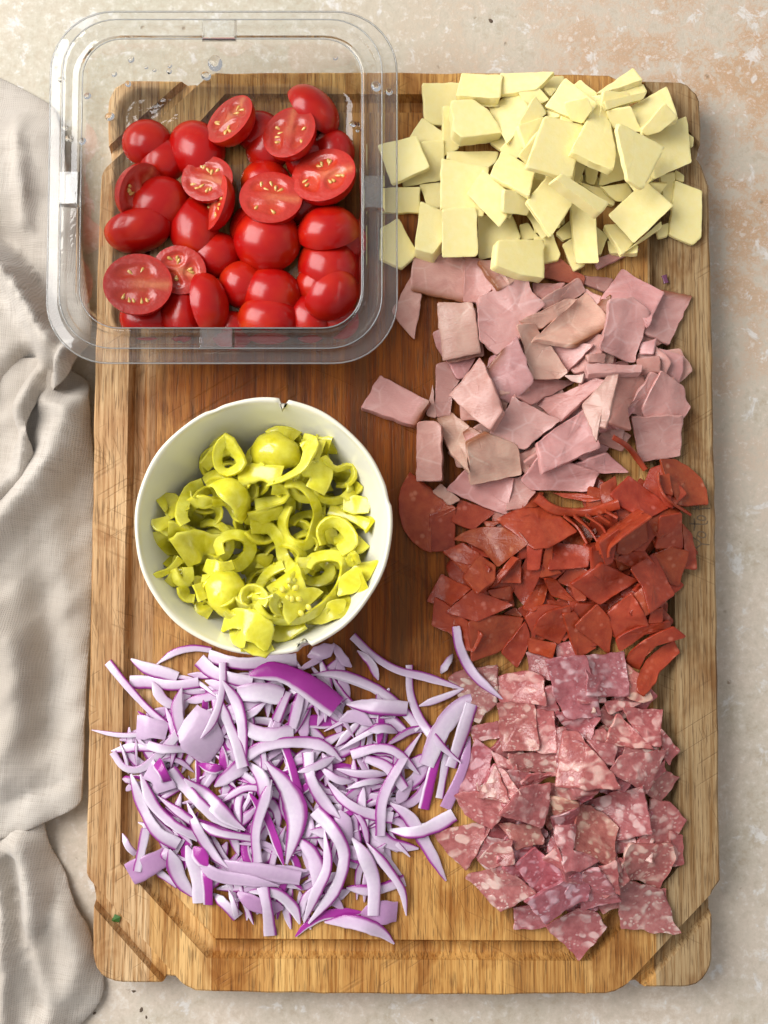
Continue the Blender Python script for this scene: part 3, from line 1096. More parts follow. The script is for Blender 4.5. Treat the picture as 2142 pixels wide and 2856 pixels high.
def build_container():
    root = empty('plastic_container', (CT_C[0], CT_C[1], ZB))
    tag(root, 'clear square plastic container holding halved cherry tomatoes', 'container')
    # profile: half width px, half depth px, corner radius px, height mm, channel flag
    prof = [(300, 308, 50, .6, 0), (330, 338, 68, .7, 0), (343, 350, 80, 1.6, 0), (348, 355, 86, 4.0, 0), (351, 358, 90, 10, 0), (355, 362, 94, 24, 0), (359, 366, 98, 37, 0), (361, 368, 100, 40.2, 0), (365, 372, 104, 41.4, 0),
            (371, 378, 108, 41.5, 0), (376, 383, 112, 40.6, 0), (378, 385, 114, 37.6, 1), (383, 389, 117, 36.8, 1), (398, 404, 126, 36.8, 1), (403, 409, 130, 37.6, 1), (405, 411, 132, 40.4, 1), (409, 415, 135, 41.2, 0), (417, 423, 140, 41.2, 0), (421, 427, 143, 40.4, 0), (424, 430, 146, 38.4, 0), (428, 434, 148, 37.8, 0), (440, 444, 156, 37.6, 0), (453, 453, 164, 37.4, 0), (456, 456, 166, 36.6, 0)]
    # side positions: fine near the tab
    tabs = {'R': -25, 'T': 10, 'L': 15, 'B': -10}
    V = []; F = []; ring_n = None
    for (hx, hy, r, zz, ch) in prof:
        hx *= 1.012; hy *= 1.04
        ring = []
        for side in 'RTLB':
            c0 = tabs[side]
            half = (hy if side in 'RL' else hx) - r
            ss = sorted(set(list(np.linspace(-1, 1, 13)) ))
            tabpos = [c0 - 44, c0 - 38, c0 - 20, c0, c0 + 20, c0 + 38, c0 + 44]
            pos = sorted([half * s for s in ss if abs(half * s - c0) > 52] + tabpos)
            # fixed count: pad
            pos = np.interp(np.linspace(0, 1, 40), np.linspace(0, 1, len(pos)), pos) if False else np.array(sorted(list(np.linspace(-half, c0 - 52, 8)) + tabpos + list(np.linspace(c0 + 52, half, 8))))
            for p in pos:
                t = abs(p - c0)
                k = np.clip((44 - t) / 6, 0, 1) if ch else 0
                z2 = zz + (40.6 - zz) * k
                if side == 'R':
                    q = (hx, p)
                elif side == 'T':
                    q = (-p, hy)
                elif side == 'L':
                    q = (-hx, -p)
                else:
                    q = (p, -hy)
                ring.append((q[0], q[1], z2))
            cc = {'R': (hx - r, hy - r, 0), 'T': (-(hx - r), hy - r, 90), 'L': (-(hx - r), -(hy - r), 180), 'B': (hx - r, -(hy - r), 270)}[side]
            for a in np.linspace(0, 90, 12)[1:-1]:
                aa = math.radians(cc[2] + a)
                ring.append((cc[0] + r * math.cos(aa), cc[1] + r * math.sin(aa), zz))
        ring_n = len(ring)
        V += [(x * U, y * U, z * .001) for x, y, z in ring]
    V.append((0, 0, .0005))
    nr = len(prof)
    split = 9
    Fb = [(len(V) - 1, i, (i + 1) % ring_n) for i in range(ring_n)]
    Fr = []
    for q in range(nr - 1):
        for i in range(ring_n):
            k = (i + 1) % ring_n
            f = (q * ring_n + i, (q + 1) * ring_n + i, (q + 1) * ring_n + k, q * ring_n + k)
            (Fb if q < split else Fr).append(f)

    def sub(name, faces):
        idx = {}; VV = []
        FF = []
        for f in faces:
            g = []
            for i in f:
                if i not in idx:
                    idx[i] = len(VV); VV.append(V[i])
                g.append(idx[i])
            FF.append(tuple(g))
        return mesh_obj(name, VV, FF, 'plastic' if name == 'tub' else 'plastic_rim', parent=root, sharp=None if name == 'tub' else 28)
    sub('tub', Fb)
    sub('rim', Fr)
    # frosted trimmed edge; milky tubes paint bright reflection lines on it, lip and ridge
    for nm, q, rr in (('trimmed_edge', nr - 1, .00045), ('lip_highlight', 8, .00032), ('ridge_highlight', 17, .00030)):
        ring = np.array(V[q * ring_n:(q + 1) * ring_n])
        EV = []; EF = []
        for i in range(ring_n):
            t = ring[(i + 1) % ring_n] - ring[i - 1]; t[2] = 0; t /= max(np.linalg.norm(t), 1e-9)
            for k in range(6):
                a = k / 6 * 2 * math.pi
                EV.append((ring[i, 0] - t[1] * rr * math.cos(a), ring[i, 1] + t[0] * rr * math.cos(a), ring[i, 2] + rr * math.sin(a)))
        for i in range(ring_n):
            for k in range(6):
                EF.append((i * 6 + k, i * 6 + (k + 1) % 6, ((i + 1) % ring_n) * 6 + (k + 1) % 6, ((i + 1) % ring_n) * 6 + k))
        mesh_obj(nm, EV, EF, 'plastic_edge_shine', parent=root)
    # four flat bridges across the channel
    for side in 'RTLB':
        c0 = tabs[side]
        lo_, hi_ = (369, 424)
        TV = []
        for (u, v, zz) in ((-46, lo_, 39.6), (46, lo_, 39.6), (46, hi_, 39.6), (-46, hi_, 39.6), (-41, lo_ + 4, 42.1), (41, lo_ + 4, 42.1), (41, hi_ - 4, 42.1), (-41, hi_ - 4, 42.1)):
            p_ = c0 + u
            x, y = {'R': (v, p_), 'T': (-p_, v), 'L': (-v, -p_), 'B': (p_, -v)}[side]
            sx, sy = 1.012, 1.04
            TV.append((x * U * sx, y * U * sy, zz * .001))
        mesh_obj('tab', TV, [(4, 5, 6, 7), (0, 1, 5, 4), (1, 2, 6, 5), (2, 3, 7, 6), (3, 0, 4, 7)], 'plastic_rim', parent=root, smooth=False)


build_container()
RX = np.abs(XX - CT_C[0]) < 345 * U
RY = np.abs(YY - CT_C[1]) < 352 * U
H[RX & RY] = np.maximum(H[RX & RY], ZB + .0012)


# ------------------------------------------------------------------ bowl
BW_C = plane_px([(763, 1480)])[0]
BW_R, BW_H = 329 * U, .050


def bowl_inner(r):
    """inside height above the board at radius r"""
    t = np.clip(r / (BW_R * .955), 0, 1)
    return .0045 + (BW_H - .0045) * np.where(t < .62, .10 * (t / .62) ** 2, .10 + .90 * (np.clip(t - .62, 0, 1) / .38) ** 1.35)


def build_bowl():
    inner = [(t * BW_R * .955, float(bowl_inner(t * BW_R * .955))) for t in (0.0, .2, .4, .55, .66, .75, .83, .90, .95, .985)]
    rimz = BW_H
    rim = [(BW_R * .958, rimz - .0002), (BW_R * .968, rimz + .0008), (BW_R * .982, rimz + .0010), (BW_R * .995, rimz + .0004), (BW_R, rimz - .0010)]
    outer = [(BW_R * .985, rimz - .008), (BW_R * .93, rimz - .02), (BW_R * .80, rimz - .036), (BW_R * .62, .006), (BW_R * .58, .0), (0, .001)]
    prof = inner + rim + outer
    N = 160
    V = []; C = []
    chips = [(math.atan2(1484 - 1146, 788 - 734), .020, .0040), (math.atan2(1484 - 1812, 848 - 734), .026, .0036), (math.atan2(1484 - 1170, 600 - 734), .05, .0005), (math.atan2(1484 - 1400, 1092 - 734), .045, .0006)]
    for i, (r, z) in enumerate(prof):
        for k in range(N):
            a = k / N * 2 * math.pi
            rr, z2 = r, z
            if r > BW_R * .96 and z > BW_H - .004:
                for ca, wd, dp in chips:
                    da = (a - ca + math.pi) % (2 * math.pi) - math.pi
                    f = math.exp(-(da / wd) ** 4) * (1 + .4 * math.sin(k * 2.7))
                    z2 -= dp * f * .9; rr -= dp * f * .9
                rr += .00025 * math.sin(5 * a + 1) + .00012 * math.sin(13 * a)
            V.append((rr * math.cos(a), rr * math.sin(a), z2))
            edge = abs(i - (len(inner) + 2.2)) < 2.3
            c = (1, .965, .87) if edge else (1, 1, 1)
            C.append(c)
    F = []
    for i in range(len(prof) - 1):
        for k in range(N):
            q = (k + 1) % N
            F.append((i * N + k, (i + 1) * N + k, (i + 1) * N + q, i * N + q))
    o = mesh_obj('bowl', [(x + BW_C[0], y + BW_C[1], z + ZB) for x, y, z in V], F, 'bowl', C, loc=(BW_C[0], BW_C[1], ZB))
    bm = bmesh.new(); bm.from_mesh(o.data); bmesh.ops.remove_doubles(bm, verts=bm.verts, dist=1e-6)
    bmesh.ops.recalc_face_normals(bm, faces=bm.faces); bm.to_mesh(o.data); bm.free()
    tag(o, 'round cream ceramic bowl with chipped rim holding sliced yellow peppers', 'bowl')


build_bowl()
RR = np.hypot(XX - BW_C[0], YY - BW_C[1])
_in = RR < BW_R * .955
H[_in] = ZB + bowl_inner(RR[_in])
H[(RR >= BW_R * .955) & (RR < BW_R)] = ZB + BW_H

# ------------------------------------------------------------------ piles of cut food
def filler(kind, fr, region, n, size, seed, **kw):
    """pieces at the bottom of a pile that show only through its gaps"""
    r = np.random.default_rng(seed)
    R = pts(region, fr)
    k = 0
    while k < n:
        c = R.min(0) + r.uniform(0, 1, 2) * (R.max(0) - R.min(0))
        if not in_poly(np.array([c[0]]), np.array([c[1]]), R)[0]:
            continue
        k += 1
        a0 = r.uniform(0, 6.28); s = size * r.uniform(.75, 1.1)
        m = int(r.integers(4, 6))
        an = a0 + np.arange(m) * 2 * np.pi / m + r.uniform(-.25, .25, m)
        P = c + np.stack([np.cos(an), np.sin(an)], 1) * s * r.uniform(.8, 1.1, (m, 1))
        slice_piece(kind, fr, None, rawpx=P, fill=True, th=SL[kind]['th'] * (.9 if kind == 'cheese' else 1.4), **kw)


def SA(s, L=None, sh=None, **k):
    return slice_piece('salami', 'c5', s, L, sh, **k)


def PE(s, L=None, sh=None, **k):
    return slice_piece('pepperoni', 'c4', s, L, sh, **k)


def HA(s, L=None, sh=None, **k):
    return slice_piece('ham', 'c3', s, L, sh, **k)


def CH(s, L=None, sh=None, **k):
    return slice_piece('cheese', 'c2', s, L, sh, **k)


# ---- salami
filler('salami', 'c5', '330 200 980 150 1130 480 1150 900 1080 1150 750 1320 480 1250 300 1000 330 600', 85, 62, 21)
SA('500 70 620 80 640 200 520 200', th=.0016)
SA('640 30 720 10 740 110 650 150', 'ragged fatty salami scrap poking up under the pepperoni', 'fatty salami scrap')
SA('970 110 1050 180 1112 290 1040 312 975 275', 'triangular salami piece tucked under the lowest curved pepperoni')
SA('350 190 500 160 570 190 592 322 370 302', 'red salami rectangle touching the tip of the arched onion strip', 'salami by arched onion')
SA('120 190 200 150 352 140 345 310 262 400 222 380', 'pale salami piece lying beneath the arched onion strip')
SA('220 430 360 400 378 480 252 500')
SA('640 360 852 385 805 492 690 442')
SA('870 300 1042 308 965 342 900 372')
SA('600 105 785 95 852 368 690 382 632 262', 'long salami rectangle at the top middle of the salami pile', 'long top salami')
SA('780 90 962 70 986 276 795 272', 'fat speckled salami square beside the curved pepperoni slices', 'upper salami square')
SA('960 335 1152 350 1142 522 1060 502', 'salami square overlapping the board edge groove below the pepperoni')
SA('1150 440 1238 540 1182 612 1145 545', 'small salami corner jutting furthest towards the table side', 'jutting salami corner')
SA('1090 660 1160 590 1172 642 1110 690')
SA('940 365 1072 495 1112 527 880 512', 'triangular salami piece with its point up, below the upper square', 'pointed salami triangle')
SA('640 430 692 440 662 600 648 545')
SA('330 540 440 590 462 645 350 602')
SA('415 560 652 545 652 652 440 642', 'shiny fatty salami strip under the bright salami square', 'shiny fatty strip')
SA('535 345 622 350 642 547 550 547')
SA('360 310 530 308 557 532 380 537', 'bright shiny salami square with two large white fat spots', 'bright salami square', g=(0, .12))
SA('790 485 932 520 922 602 880 602')
SA('905 640 962 560 1172 540 1082 747', 'broad salami kite on the table side of the pile', 'broad salami kite', g=(.1, 0))
SA('680 455 740 458 905 640 947 722 650 712', 'large salami triangle with one square white fat chunk', 'white chunk salami', g=(-.08, .05))
SA('470 700 530 660 642 650 520 722')
SA('600 700 722 720 752 772 610 782')
SA('610 775 742 790 742 860 640 872')
SA('255 490 332 545 312 652 240 762 175 742', 'salami piece with reddish rim resting against the onion strips', 'salami beside onions')
SA('345 615 402 650 467 747 420 792')
SA('258 762 350 620 422 792 300 772', 'lilac shining triangular salami piece with red rim', 'shining lilac triangle')
SA('155 760 260 740 422 802 325 922 200 852', 'pale pink salami piece overlapping the end of a white onion strip')
SA('370 890 562 900 582 990 450 1012')
SA('375 850 482 720 612 705 607 842 572 912', 'salami piece with browned fatty corner and a peppercorn', 'browned corner salami')
SA('1100 780 1192 800 1262 880 1192 992 1030 1002 1060 942', 'ragged pale salami piece leaning over the juice groove', 'groove salami')
SA('1190 930 1247 950 1252 1082 1190 1102')
SA('750 790 1047 712 1102 942 900 972 870 852', 'big fatty salami square with long white fat streak at its corner', 'big fatty square', g=(.08, -.05))
SA('625 870 752 810 742 902 640 962')
SA('635 900 737 900 722 1012 852 1072 762 1122 690 1122 650 1012')
SA('760 790 872 842 932 902 917 1102 720 1002', 'red salami kite standing tilted at the middle of the pile', 'tilted salami kite', g=(.2, .02), th=.002)
SA('50 935 262 890 327 902 212 1112 120 1032', 'pale frayed salami piece farthest out towards the onions', 'frayed pale salami')
SA('265 1080 332 1000 422 970 442 1082 330 1112')
SA('575 1070 642 1010 692 1122 620 1092')
SA('445 1085 542 1010 682 1132 642 1202 540 1242')
SA('850 1100 932 1080 952 1242 900 1202')
SA('1120 1220 1162 1200 1192 1312')
SA('770 1130 852 1120 947 1267 760 1302')
SA('930 1140 1000 1000 1192 1000 1207 1062 1122 1217 1060 1172', 'curled salami piece above the salami flap at the corner groove', 'curled salami')
SA('930 1150 1142 1210 1227 1412 960 1392', 'salami flap reaching the slotted corner of the board', 'corner salami flap', g=(0, -.05))
SA('210 1155 402 1095 542 1242 370 1317', 'salami parallelogram lying flat at the lower onion side', 'flat salami parallelogram')
SA('440 1300 512 1290 602 1382 440 1402', 'small fatty salami end just under the rolled salami strip')
SA('600 1390 742 1300 832 1320 882 1387 750 1537', 'lowest salami piece hanging its tip over the bottom groove', 'lowest salami piece')
SA('510 1270 622 1210 752 1120 802 1202 792 1252 600 1377', 'rolled salami strip lying slantwise at the bottom of the pile', 'rolled salami strip', g=(-.1, .12), th=.0022)

# ---- pepperoni
filler('pepperoni', 'c4', '330 520 640 300 1250 250 1280 620 1200 880 700 900 400 900 260 760', 80, 64, 22)
PE('410 395 502 400 440 432')
PE('1150 170 1202 150 1242 332 1200 322 1120 242')
PE('1175 512 1195 380 1285 365 1287 512', 'dark pepperoni rectangle next to the lettering on the board', 'dark rectangle by lettering')
PE('1285 410 1330 450 1345 520 1352 602 1300 597', 'curved pepperoni sliver overlapping the grey board edge', 'edge pepperoni sliver')
PE('100 195 70 245 55 300 54 360 75 430 110 480 150 510 190 527 188 390 292 345 200 270', 'large dark half round of pepperoni nearest the bowl', 'large pepperoni half round')
PE('186 372 294 342 292 522 186 524')
PE('315 305 470 355 375 432 285 397', 'dark pepperoni piece leaning against the pink ham', 'dark pepperoni by ham', g=(0, .1))
PE('245 530 330 490 402 540 387 587 300 577')
PE('280 568 372 590 342 627')
PE('175 745 235 630 362 690 270 767', 'dark pepperoni square lying outermost towards the bowl', 'outer dark square')
PE('200 852 210 730 270 770 342 830 412 890 372 962 330 952 270 882')
PE('360 842 400 822 460 810 587 820 562 902 482 967 375 1002', 'broad rosy half moon of pepperoni at the bottom by the onion', 'rosy half moon')
PE('500 967 602 840 618 880 620 922 595 980 565 1032', 'pepperoni wedge pointing down beside the rosy half moon', 'downward pepperoni wedge')
PE('615 905 737 930 717 992 620 962')
PE('500 800 557 770 587 812')
PE('440 700 542 680 542 742 470 732')
PE('700 740 782 750 792 772 710 772')
PE('605 812 650 775 700 762 762 770 690 800 640 902')
PE('635 882 660 830 710 790 802 770 782 872 747 927', 'plain pepperoni quarter round in the lower middle of the pile', 'lower quarter round')
PE('1145 790 1202 770 1202 837 1140 842')
PE('545 690 610 550 682 602 602 767')
PE('600 767 672 640 697 692 682 752 640 787')
PE('335 632 402 545 472 592 467 652 395 707', 'reddish pepperoni kite under the wide arched slice')
PE('480 662 582 530 584 667')
PE('430 692 542 550 572 560 482 662', 'narrow tilted pepperoni strip beside the arched slice', g=(.25, 0))
PE('610 500 677 510 662 607 610 607')
PE('690 650 742 655 822 752 720 722')
PE('735 662 790 605 850 598 877 622 862 742 822 742 800 682', 'puckered pepperoni piece with notched edge at the pile centre', 'puckered piece')
PE('665 642 690 510 727 495 712 602 762 622')
PE('720 488 887 510 872 592 705 607', 'curled pepperoni rectangle standing on its long edge', 'curled rectangle', g=(0, .22))
PE('295 477 330 450 370 432 420 422 482 422 540 434 572 450 604 492 480 590 420 522 350 487', 'wide arched pepperoni slice with a curved upper rim', 'wide arched slice', g=(0, .1))
PE('485 387 560 350 640 325 700 345 760 380 822 437 700 507 640 510', 'plump oval pepperoni slice with a white fleck', 'white fleck oval', g=(0, .06))
PE('260 792 375 695 542 762 390 832', 'pepperoni kite lying over the outer dark squares', 'lower kite')
PE('980 560 1120 520 1217 652 1130 622')
PE('1165 542 1240 515 1317 535 1272 677 1230 667', 'pepperoni square at the groove below the lettering', 'groove pepperoni square')
PE('1070 605 1160 540 1222 652 1252 712 1150 792 1120 682', 'crumbly edged pepperoni strip slanting towards the board edge', 'crumbly strip')
PE('960 802 1067 715 1137 852 1000 912', 'flat pepperoni square under the crumbly stacked square', 'flat lower square')
PE('925 762 1087 665 1092 692 960 797', g=(0, .1))
PE('815 672 940 585 1087 655 925 757', 'bright orange pepperoni square crumbly at its edges, top of the stack', 'crumbly orange square', g=(-.05, .12), th=.002)
PE('770 807 820 795 907 942 830 992', 'orange pepperoni triangle pointing down over the salami', 'orange downward triangle')
PE('820 857 917 765 962 820 978 880 962 972 900 922', 'pepperoni wedge with rounded side above the salami', 'rounded wedge', g=(.1, 0))
PE('1005 912 1050 880 1100 860 1160 845 1227 835 1232 862 1130 892 1020 962', 'uppermost of the three curved pepperoni strips at the groove', 'top curved strip')
PE('1040 1002 1070 960 1110 930 1170 895 1250 865 1300 907 1190 932 1110 1002 1090 1052', 'middle one of the three curved pepperoni strips at the groove')
PE('1090 1082 1130 1002 1180 955 1240 920 1272 972 1190 1052 1170 1102 1120 1152 1090 1132', 'lowest of the three curved pepperoni strips, folded over the salami', 'lowest curved strip', g=(.1, .1))
PE('590 275 682 270 652 332 590 337')
PE('720 272 852 276 932 300 880 312 770 292', g=(0, .15))
PE('930 240 1000 200 1010 330 940 320')
PE('985 277 1060 200 1152 270 1217 337 1130 382 1030 332', 'broad pepperoni diamond with orange rim below the pale ham square', 'broad orange diamond', g=(0, .08))
PE('1195 130 1260 130 1310 155 1342 182 1370 215 1387 252 1394 317 1270 322 1225 222', 'smooth quarter round of pepperoni overlapping the grey board edge', 'edge quarter round')
PE('1180 200 1232 190 1242 282 1200 272')


def pep_col(U_):
    C = np.tile(np.array([1.0, .95, .9]), (len(U_), 1))
    return C * (1 + .05 * np.sin(U_[:, 2:3] * 9))


def PR(s, L=None, sh=None, w=8, t=.007, fr='c4', **k):
    ob, ar = strip('pepperoni_piece', 'pepperoni', pts(s, fr), w, t, pep_col, ends=('c', 'c'), roll=k.pop('roll', .25), **k)
    tag(ob, cat='pepperoni'); note('pepperoni', ob, ar, L, sh, 'edge-on')


PR('650 292 720 342 800 357 900 352 1000 322', 'pepperoni slice curled up like a long shallow dish beneath the ham', 'dish curled slice', w=26, t=.005)
PR('770 372 830 420 872 492')
PR('815 372 880 428 922 492')
PR('865 370 930 412 952 445')
PR('910 365 965 400')
PR('950 352 1000 378')
PR('930 522 940 470 1105 352', 'upper edge of the tilted stack of pepperoni slices, seen edge on', 'tilted slice stack', t=.008)
PR('938 540 950 484 1112 370', t=.008)
PR('948 556 965 498 1136 372', t=.008)
PE('1010 455 1125 385 1132 482 1045 542 1010 532', 'dark brownish pepperoni face under the tilted slice stack')
PE('930 492 1015 432 987 572 957 587')
PR('1182 185 1186 240 1220 300 1320 366', 'thin curved pepperoni rim standing on edge above the lettering', 'curved standing rim')

# ---- ham
filler('ham', 'c3', '380 260 700 120 1100 180 1380 400 1400 700 1180 820 1000 980 560 1000 420 800 400 500', 60, 66, 23)
HA('180 300 262 148 306 235 273 413 215 350', 'pale ham triangle lying alone against the plastic container', 'lone ham triangle')
HA('1060 60 1250 25 1072 107', 'ham sliver peeking out under the lower end of the cheese')
HA('1010 140 1142 150 1102 212 1010 172', tint=(.62, .55, .52))
HA('840 90 900 60 1017 150 1002 182 842 142', 'browned dark red ham strip beneath the upright cheese stick', 'browned ham strip', tint=(.62, .30, .20))
HA('790 170 932 165 862 262 800 222', tint=(.8, .7, .72))
HA('1020 200 1092 230 1062 282 1010 242')
HA('352 0 420 -20 440 60 360 60')
HA('275 45 492 62 487 252 265 202', 'wide ham square with a pink spot and browned lower edge', 'pink spot square', r=(2,), g=(0, .1), th=.003)
HA('495 58 562 65 622 187 562 252 490 247')
HA('555 75 622 65 692 177 640 192', r=(3,))
HA('650 110 742 140 690 172')
HA('355 390 392 375 402 502 370 452')
HA('1250 440 1332 410 1312 482 1260 482')
HA('1245 500 1342 490 1347 552 1260 562', tint=(.8, .72, .68))
HA('1120 702 1160 560 1272 540 1262 652 1200 722 1222 802 1130 772', 'shaded brownish ham sheet low down at the groove side', tint=(.78, .66, .60))  # tint paints the shade on this low sheet into its colour
HA('1195 732 1310 565 1342 580 1292 752')
HA('1270 722 1352 558 1442 622 1477 712 1442 762 1290 757', 'ham piece with rounded outer rim leaning over the groove', 'round rim ham')
HA('1075 862 1120 770 1222 832 1182 902', tint=(.85, .78, .72))
HA('1225 762 1442 755 1427 922 1260 947', 'mauve ham square above the smooth pepperoni quarter round', 'mauve ham square', g=(0, -.08), th=.003)
HA('730 922 822 880 762 1002 735 972')
HA('695 1030 742 1010 802 1082 742 1152 675 1162')
HA('420 1072 502 985 702 1020 667 1177 502 1112', 'smooth rosy ham sheet partly under the veined ham square', 'smooth rosy sheet', tint=(1.03, .92, .95))
HA('355 1080 392 1045 472 1117 420 1137', 'small translucent ham sliver on the large pepperoni half round')
HA('325 747 355 615 372 757')
HA('370 530 412 518 502 560 440 642 430 742 370 747')
HA('415 500 542 500 492 582 460 582')
HA('385 285 540 290 575 480 420 510')
HA('378 258 522 262 564 467 402 500', 'stacked fibrous ham rectangle at the container side of the pile', 'stacked ham rectangle', th=.0045)
HA('600 490 652 470 592 542')
HA('545 250 600 240 620 440 572 402')
HA('557 240 765 145 785 215 840 267 800 302 735 402 640 472 565 402', 'large cracked ham sheet near the top of the ham pile', 'large cracked sheet')
HA('825 247 985 150 1017 207 900 292 840 277', 'ham flap with a rosy patch just under the cheese', 'rosy patch flap')
HA('1350 205 1477 235 1387 432 1280 382', 'ham piece with browned top edge reaching over the board edge', 'outer browned ham', r=(0,))
HA('1095 237 1180 115 1360 207 1292 352 1225 242', 'large smooth ham square at the outer top of the ham pile', 'large smooth square', g=(-.05, 0))
HA('1055 277 1130 225 1137 302 1115 337', r=(0, 1), tint=(.85, .66, .5))
HA('1130 247 1222 235 1294 302 1227 514 1086 457 1120 342', 'ham piece with curled notch, below the large smooth square', 'curled notch ham', th=.003)
HA('1030 480 1112 480 1102 522 1030 517')
HA('720 652 800 590 977 600 790 697', tint=(.95, .85, .85))
HA('800 692 1060 590 1102 600 910 772', 'long ham strip slanting behind the thick ham block', 'slanting long strip', tint=(.95, .84, .84))
HA('1010 702 1130 565 1162 565 1112 792 1080 792 1070 852', 'narrow ham pieces edge folded beside the shaded ham sheet')
HA('1030 520 1264 525 1257 560 1040 562', 'ham slices seen edge on as a short pink stick', 'edge on stick', th=.004)
HA('735 337 940 240 987 235 900 322 830 362', 'tan fatty ham strip under the tan crusted piece', tint=(1.12, 1.18, 1.02))
HA('850 422 1052 440 940 557')
HA('930 570 1017 565 1007 607 960 597', 'little white fat tip poking out of the ham', 'white fat tip', tint=(1.25, 1.7, 1.7))
HA('725 365 800 358 852 422 942 557 900 582 790 587', 'thick bent ham slice at the centre of the pile', 'thick bent slice', th=.0038, g=(0, .08))
HA('800 412 1017 220 1132 352 980 432 850 417', 'tan glossy ham piece with a dark browned crust edge', 'tan crusted piece', r=(2,), tint=(1.18, 1.28, 1.1), th=.0028, g=(0, .05))
HA('375 762 430 735 517 802 502 932 517 987 430 902', r=(0,))
HA('568 582 652 470 722 405 792 592 702 692 640 662', 'ham piece with browned slanting upper edge in mid pile', 'browned slant ham', r=(0,))
HA('437 657 563 498 657 722 602 802 520 742', 'thick pale ham slab with white crumbly side face', 'crumbly sided slab', th=.006, g=(-.12, .18))
HA('605 837 705 675 902 772 750 892', 'thick layered ham block tilting downwards', 'thick ham block', th=.006, g=(.1, .1))
HA('485 822 520 795 577 832 510 877', r=(0, 1))
HA('510 872 590 830 717 880 737 1002 525 1047', 'ham square with pale veins like a net', 'veined ham square', th=.0034, g=(0, .06), r=(0,))
HA('755 952 830 895 832 982 790 982')
HA('950 972 1112 910 1202 997 960 1002')
HA('745 1032 830 920 1072 1002 1030 1077 790 1072', 'pink ham piece bordering the pepperoni slices', 'pepperoni bordering ham', tint=(1.04, .95, 1.0))
HA('815 862 1010 730 1077 887 840 992', 'brightest pink ham piece, torn on the side near the pepperoni', 'brightest pink ham', th=.003, tint=(1.08, 1.02, 1.08))
HA('50 712 130 578 330 687 275 787', 'two toned ham block lying alone between bowl and container', 'lone ham block', r=(2,), th=.006, g=(0, .15))
HA('290 785 362 775 390 797 390 1024 285 1027', 'upright stick of layered ham slices near the bowl', 'layered ham stick', th=.011)
PR('985 30 1040 65 1080 110 1125 172', 'red pepperoni strip standing on edge against the mauve ham square', 'standing red strip', w=16, t=.006)

# ---- cheese
filler('cheese', 'c2', '280 250 680 170 1150 220 1230 600 1080 760 640 720 300 640', 34, 58, 24)
CH('495 85 727 80 652 152 490 177', 'flat cheese slice at the very top edge of the board', 'top edge slice')
CH('155 130 327 128 322 312 167 305', 'cheese square beside the container at the top juice groove', 'groove cheese square')
CH('95 365 152 280 262 352 200 442', 'cheese slice corner above the slices behind the container rim')
CH('60 500 150 385 247 378 245 547 70 580')
CH('-20 585 142 580 140 690 -20 690', 'cheese piece seen low beneath the container rim')
CH('140 570 237 560 242 662 185 684')
CH('-40 400 125 358 184 492 20 567', 'cheese square half behind the clear container rim', 'rim cheese square')
CH('145 645 252 690 242 812 198 870 122 847', 'thick cheese block at the lower container side', 'thick lower block', th=.009)
CH('-30 762 48 718 132 872 62 932 -30 892', 'lowest cheese slice, slipping under the container rim', 'lowest rim slice')
CH('395 705 542 705 580 802 480 882 400 897')
CH('575 747 612 735 662 802 585 812')
CH('640 802 722 785 754 872 742 897 680 912')
CH('1255 505 1292 530 1292 557 1255 547')
CH('1190 530 1252 515 1264 682 1210 672')
CH('1170 752 1227 735 1222 792 1180 802')
CH('1258 555 1372 600 1367 802 1330 830 1232 787', 'cheese slice lying alone on the outer edge of the board', 'outer edge slice')
CH('1310 345 1337 365 1332 407 1315 402', 'tiny cheese crumb at the worn board corner')
CH('910 752 962 792 932 872 915 872')
CH('960 812 1022 852 1092 832 1092 867 970 867')
CH('945 747 1002 740 1077 822 1025 872')
CH('245 230 292 230 312 412 245 442')
CH('265 425 482 425 472 472 430 502 260 457')
CH('680 145 742 150 712 187')
CH('570 165 652 138 707 197 620 242')
CH('440 232 562 165 612 227 592 312 520 392 480 302', 'uneven cheese slice under the thick wedge block', 'uneven cheese slice')
CH('700 217 742 200 754 272 700 282')
CH('750 237 807 230 810 297 760 287')
CH('690 227 778 106 914 217 862 302', 'tall cheese triangle near the top of the pile', 'tall top triangle')
CH('770 217 872 190 895 242 852 302 800 292')
CH('945 207 1132 165 1112 197 960 242')
CH('925 192 1112 130 1132 167 960 202')
CH('912 172 1070 62 1112 112 945 167', 'uppermost of the stacked cheese strips by the top board edge', 'stacked cheese strips', g=(0, .25))
CH('955 247 1062 232 1107 342 1030 332 980 322')
CH('1063 230 1217 143 1267 282 1110 342', 'large cheese slice beside the worn rounded board corner', 'rounded corner slice', g=(0, .15))
CH('1110 332 1210 215 1264 277 1185 342 1130 357', 'cheese slice sandwiched between the two large outer slices')
CH('1128 359 1303 275 1325 470 1168 542', 'large cheese square overhanging the worn corner', 'large corner square', g=(-.05, -.08))
CH('1140 562 1222 567 1182 622')
CH('238 457 442 497 417 707 234 670', 'large plain cheese square at the container side of the pile', 'large plain square')
CH('303 182 325 85 502 92 490 192', 'thick cheese rectangle above the wedge block', 'upper thick rectangle', th=.006, g=(0, .2))
CH('280 205 375 200 440 245 503 342 325 364 293 332', 'thick chunky cheese wedge block', 'chunky wedge block', th=.010, g=(.05, .22))
CH('240 677 387 672 395 872 380 882 240 887', 'upright cheese rectangle at the lower container side', 'upright rectangle', g=(.06, .05))
CH('510 592 642 612 612 702 508 692')
CH('600 692 632 680 697 792 670 807')
CH('735 782 802 720 807 802 765 812')
CH('575 302 645 183 694 260 602 332', 'pointed cheese sliver near the top middle of the pile')
CH('490 422 577 312 592 422 560 462')
CH('570 312 682 275 692 322 612 422')
CH('575 442 682 310 692 332 622 482')
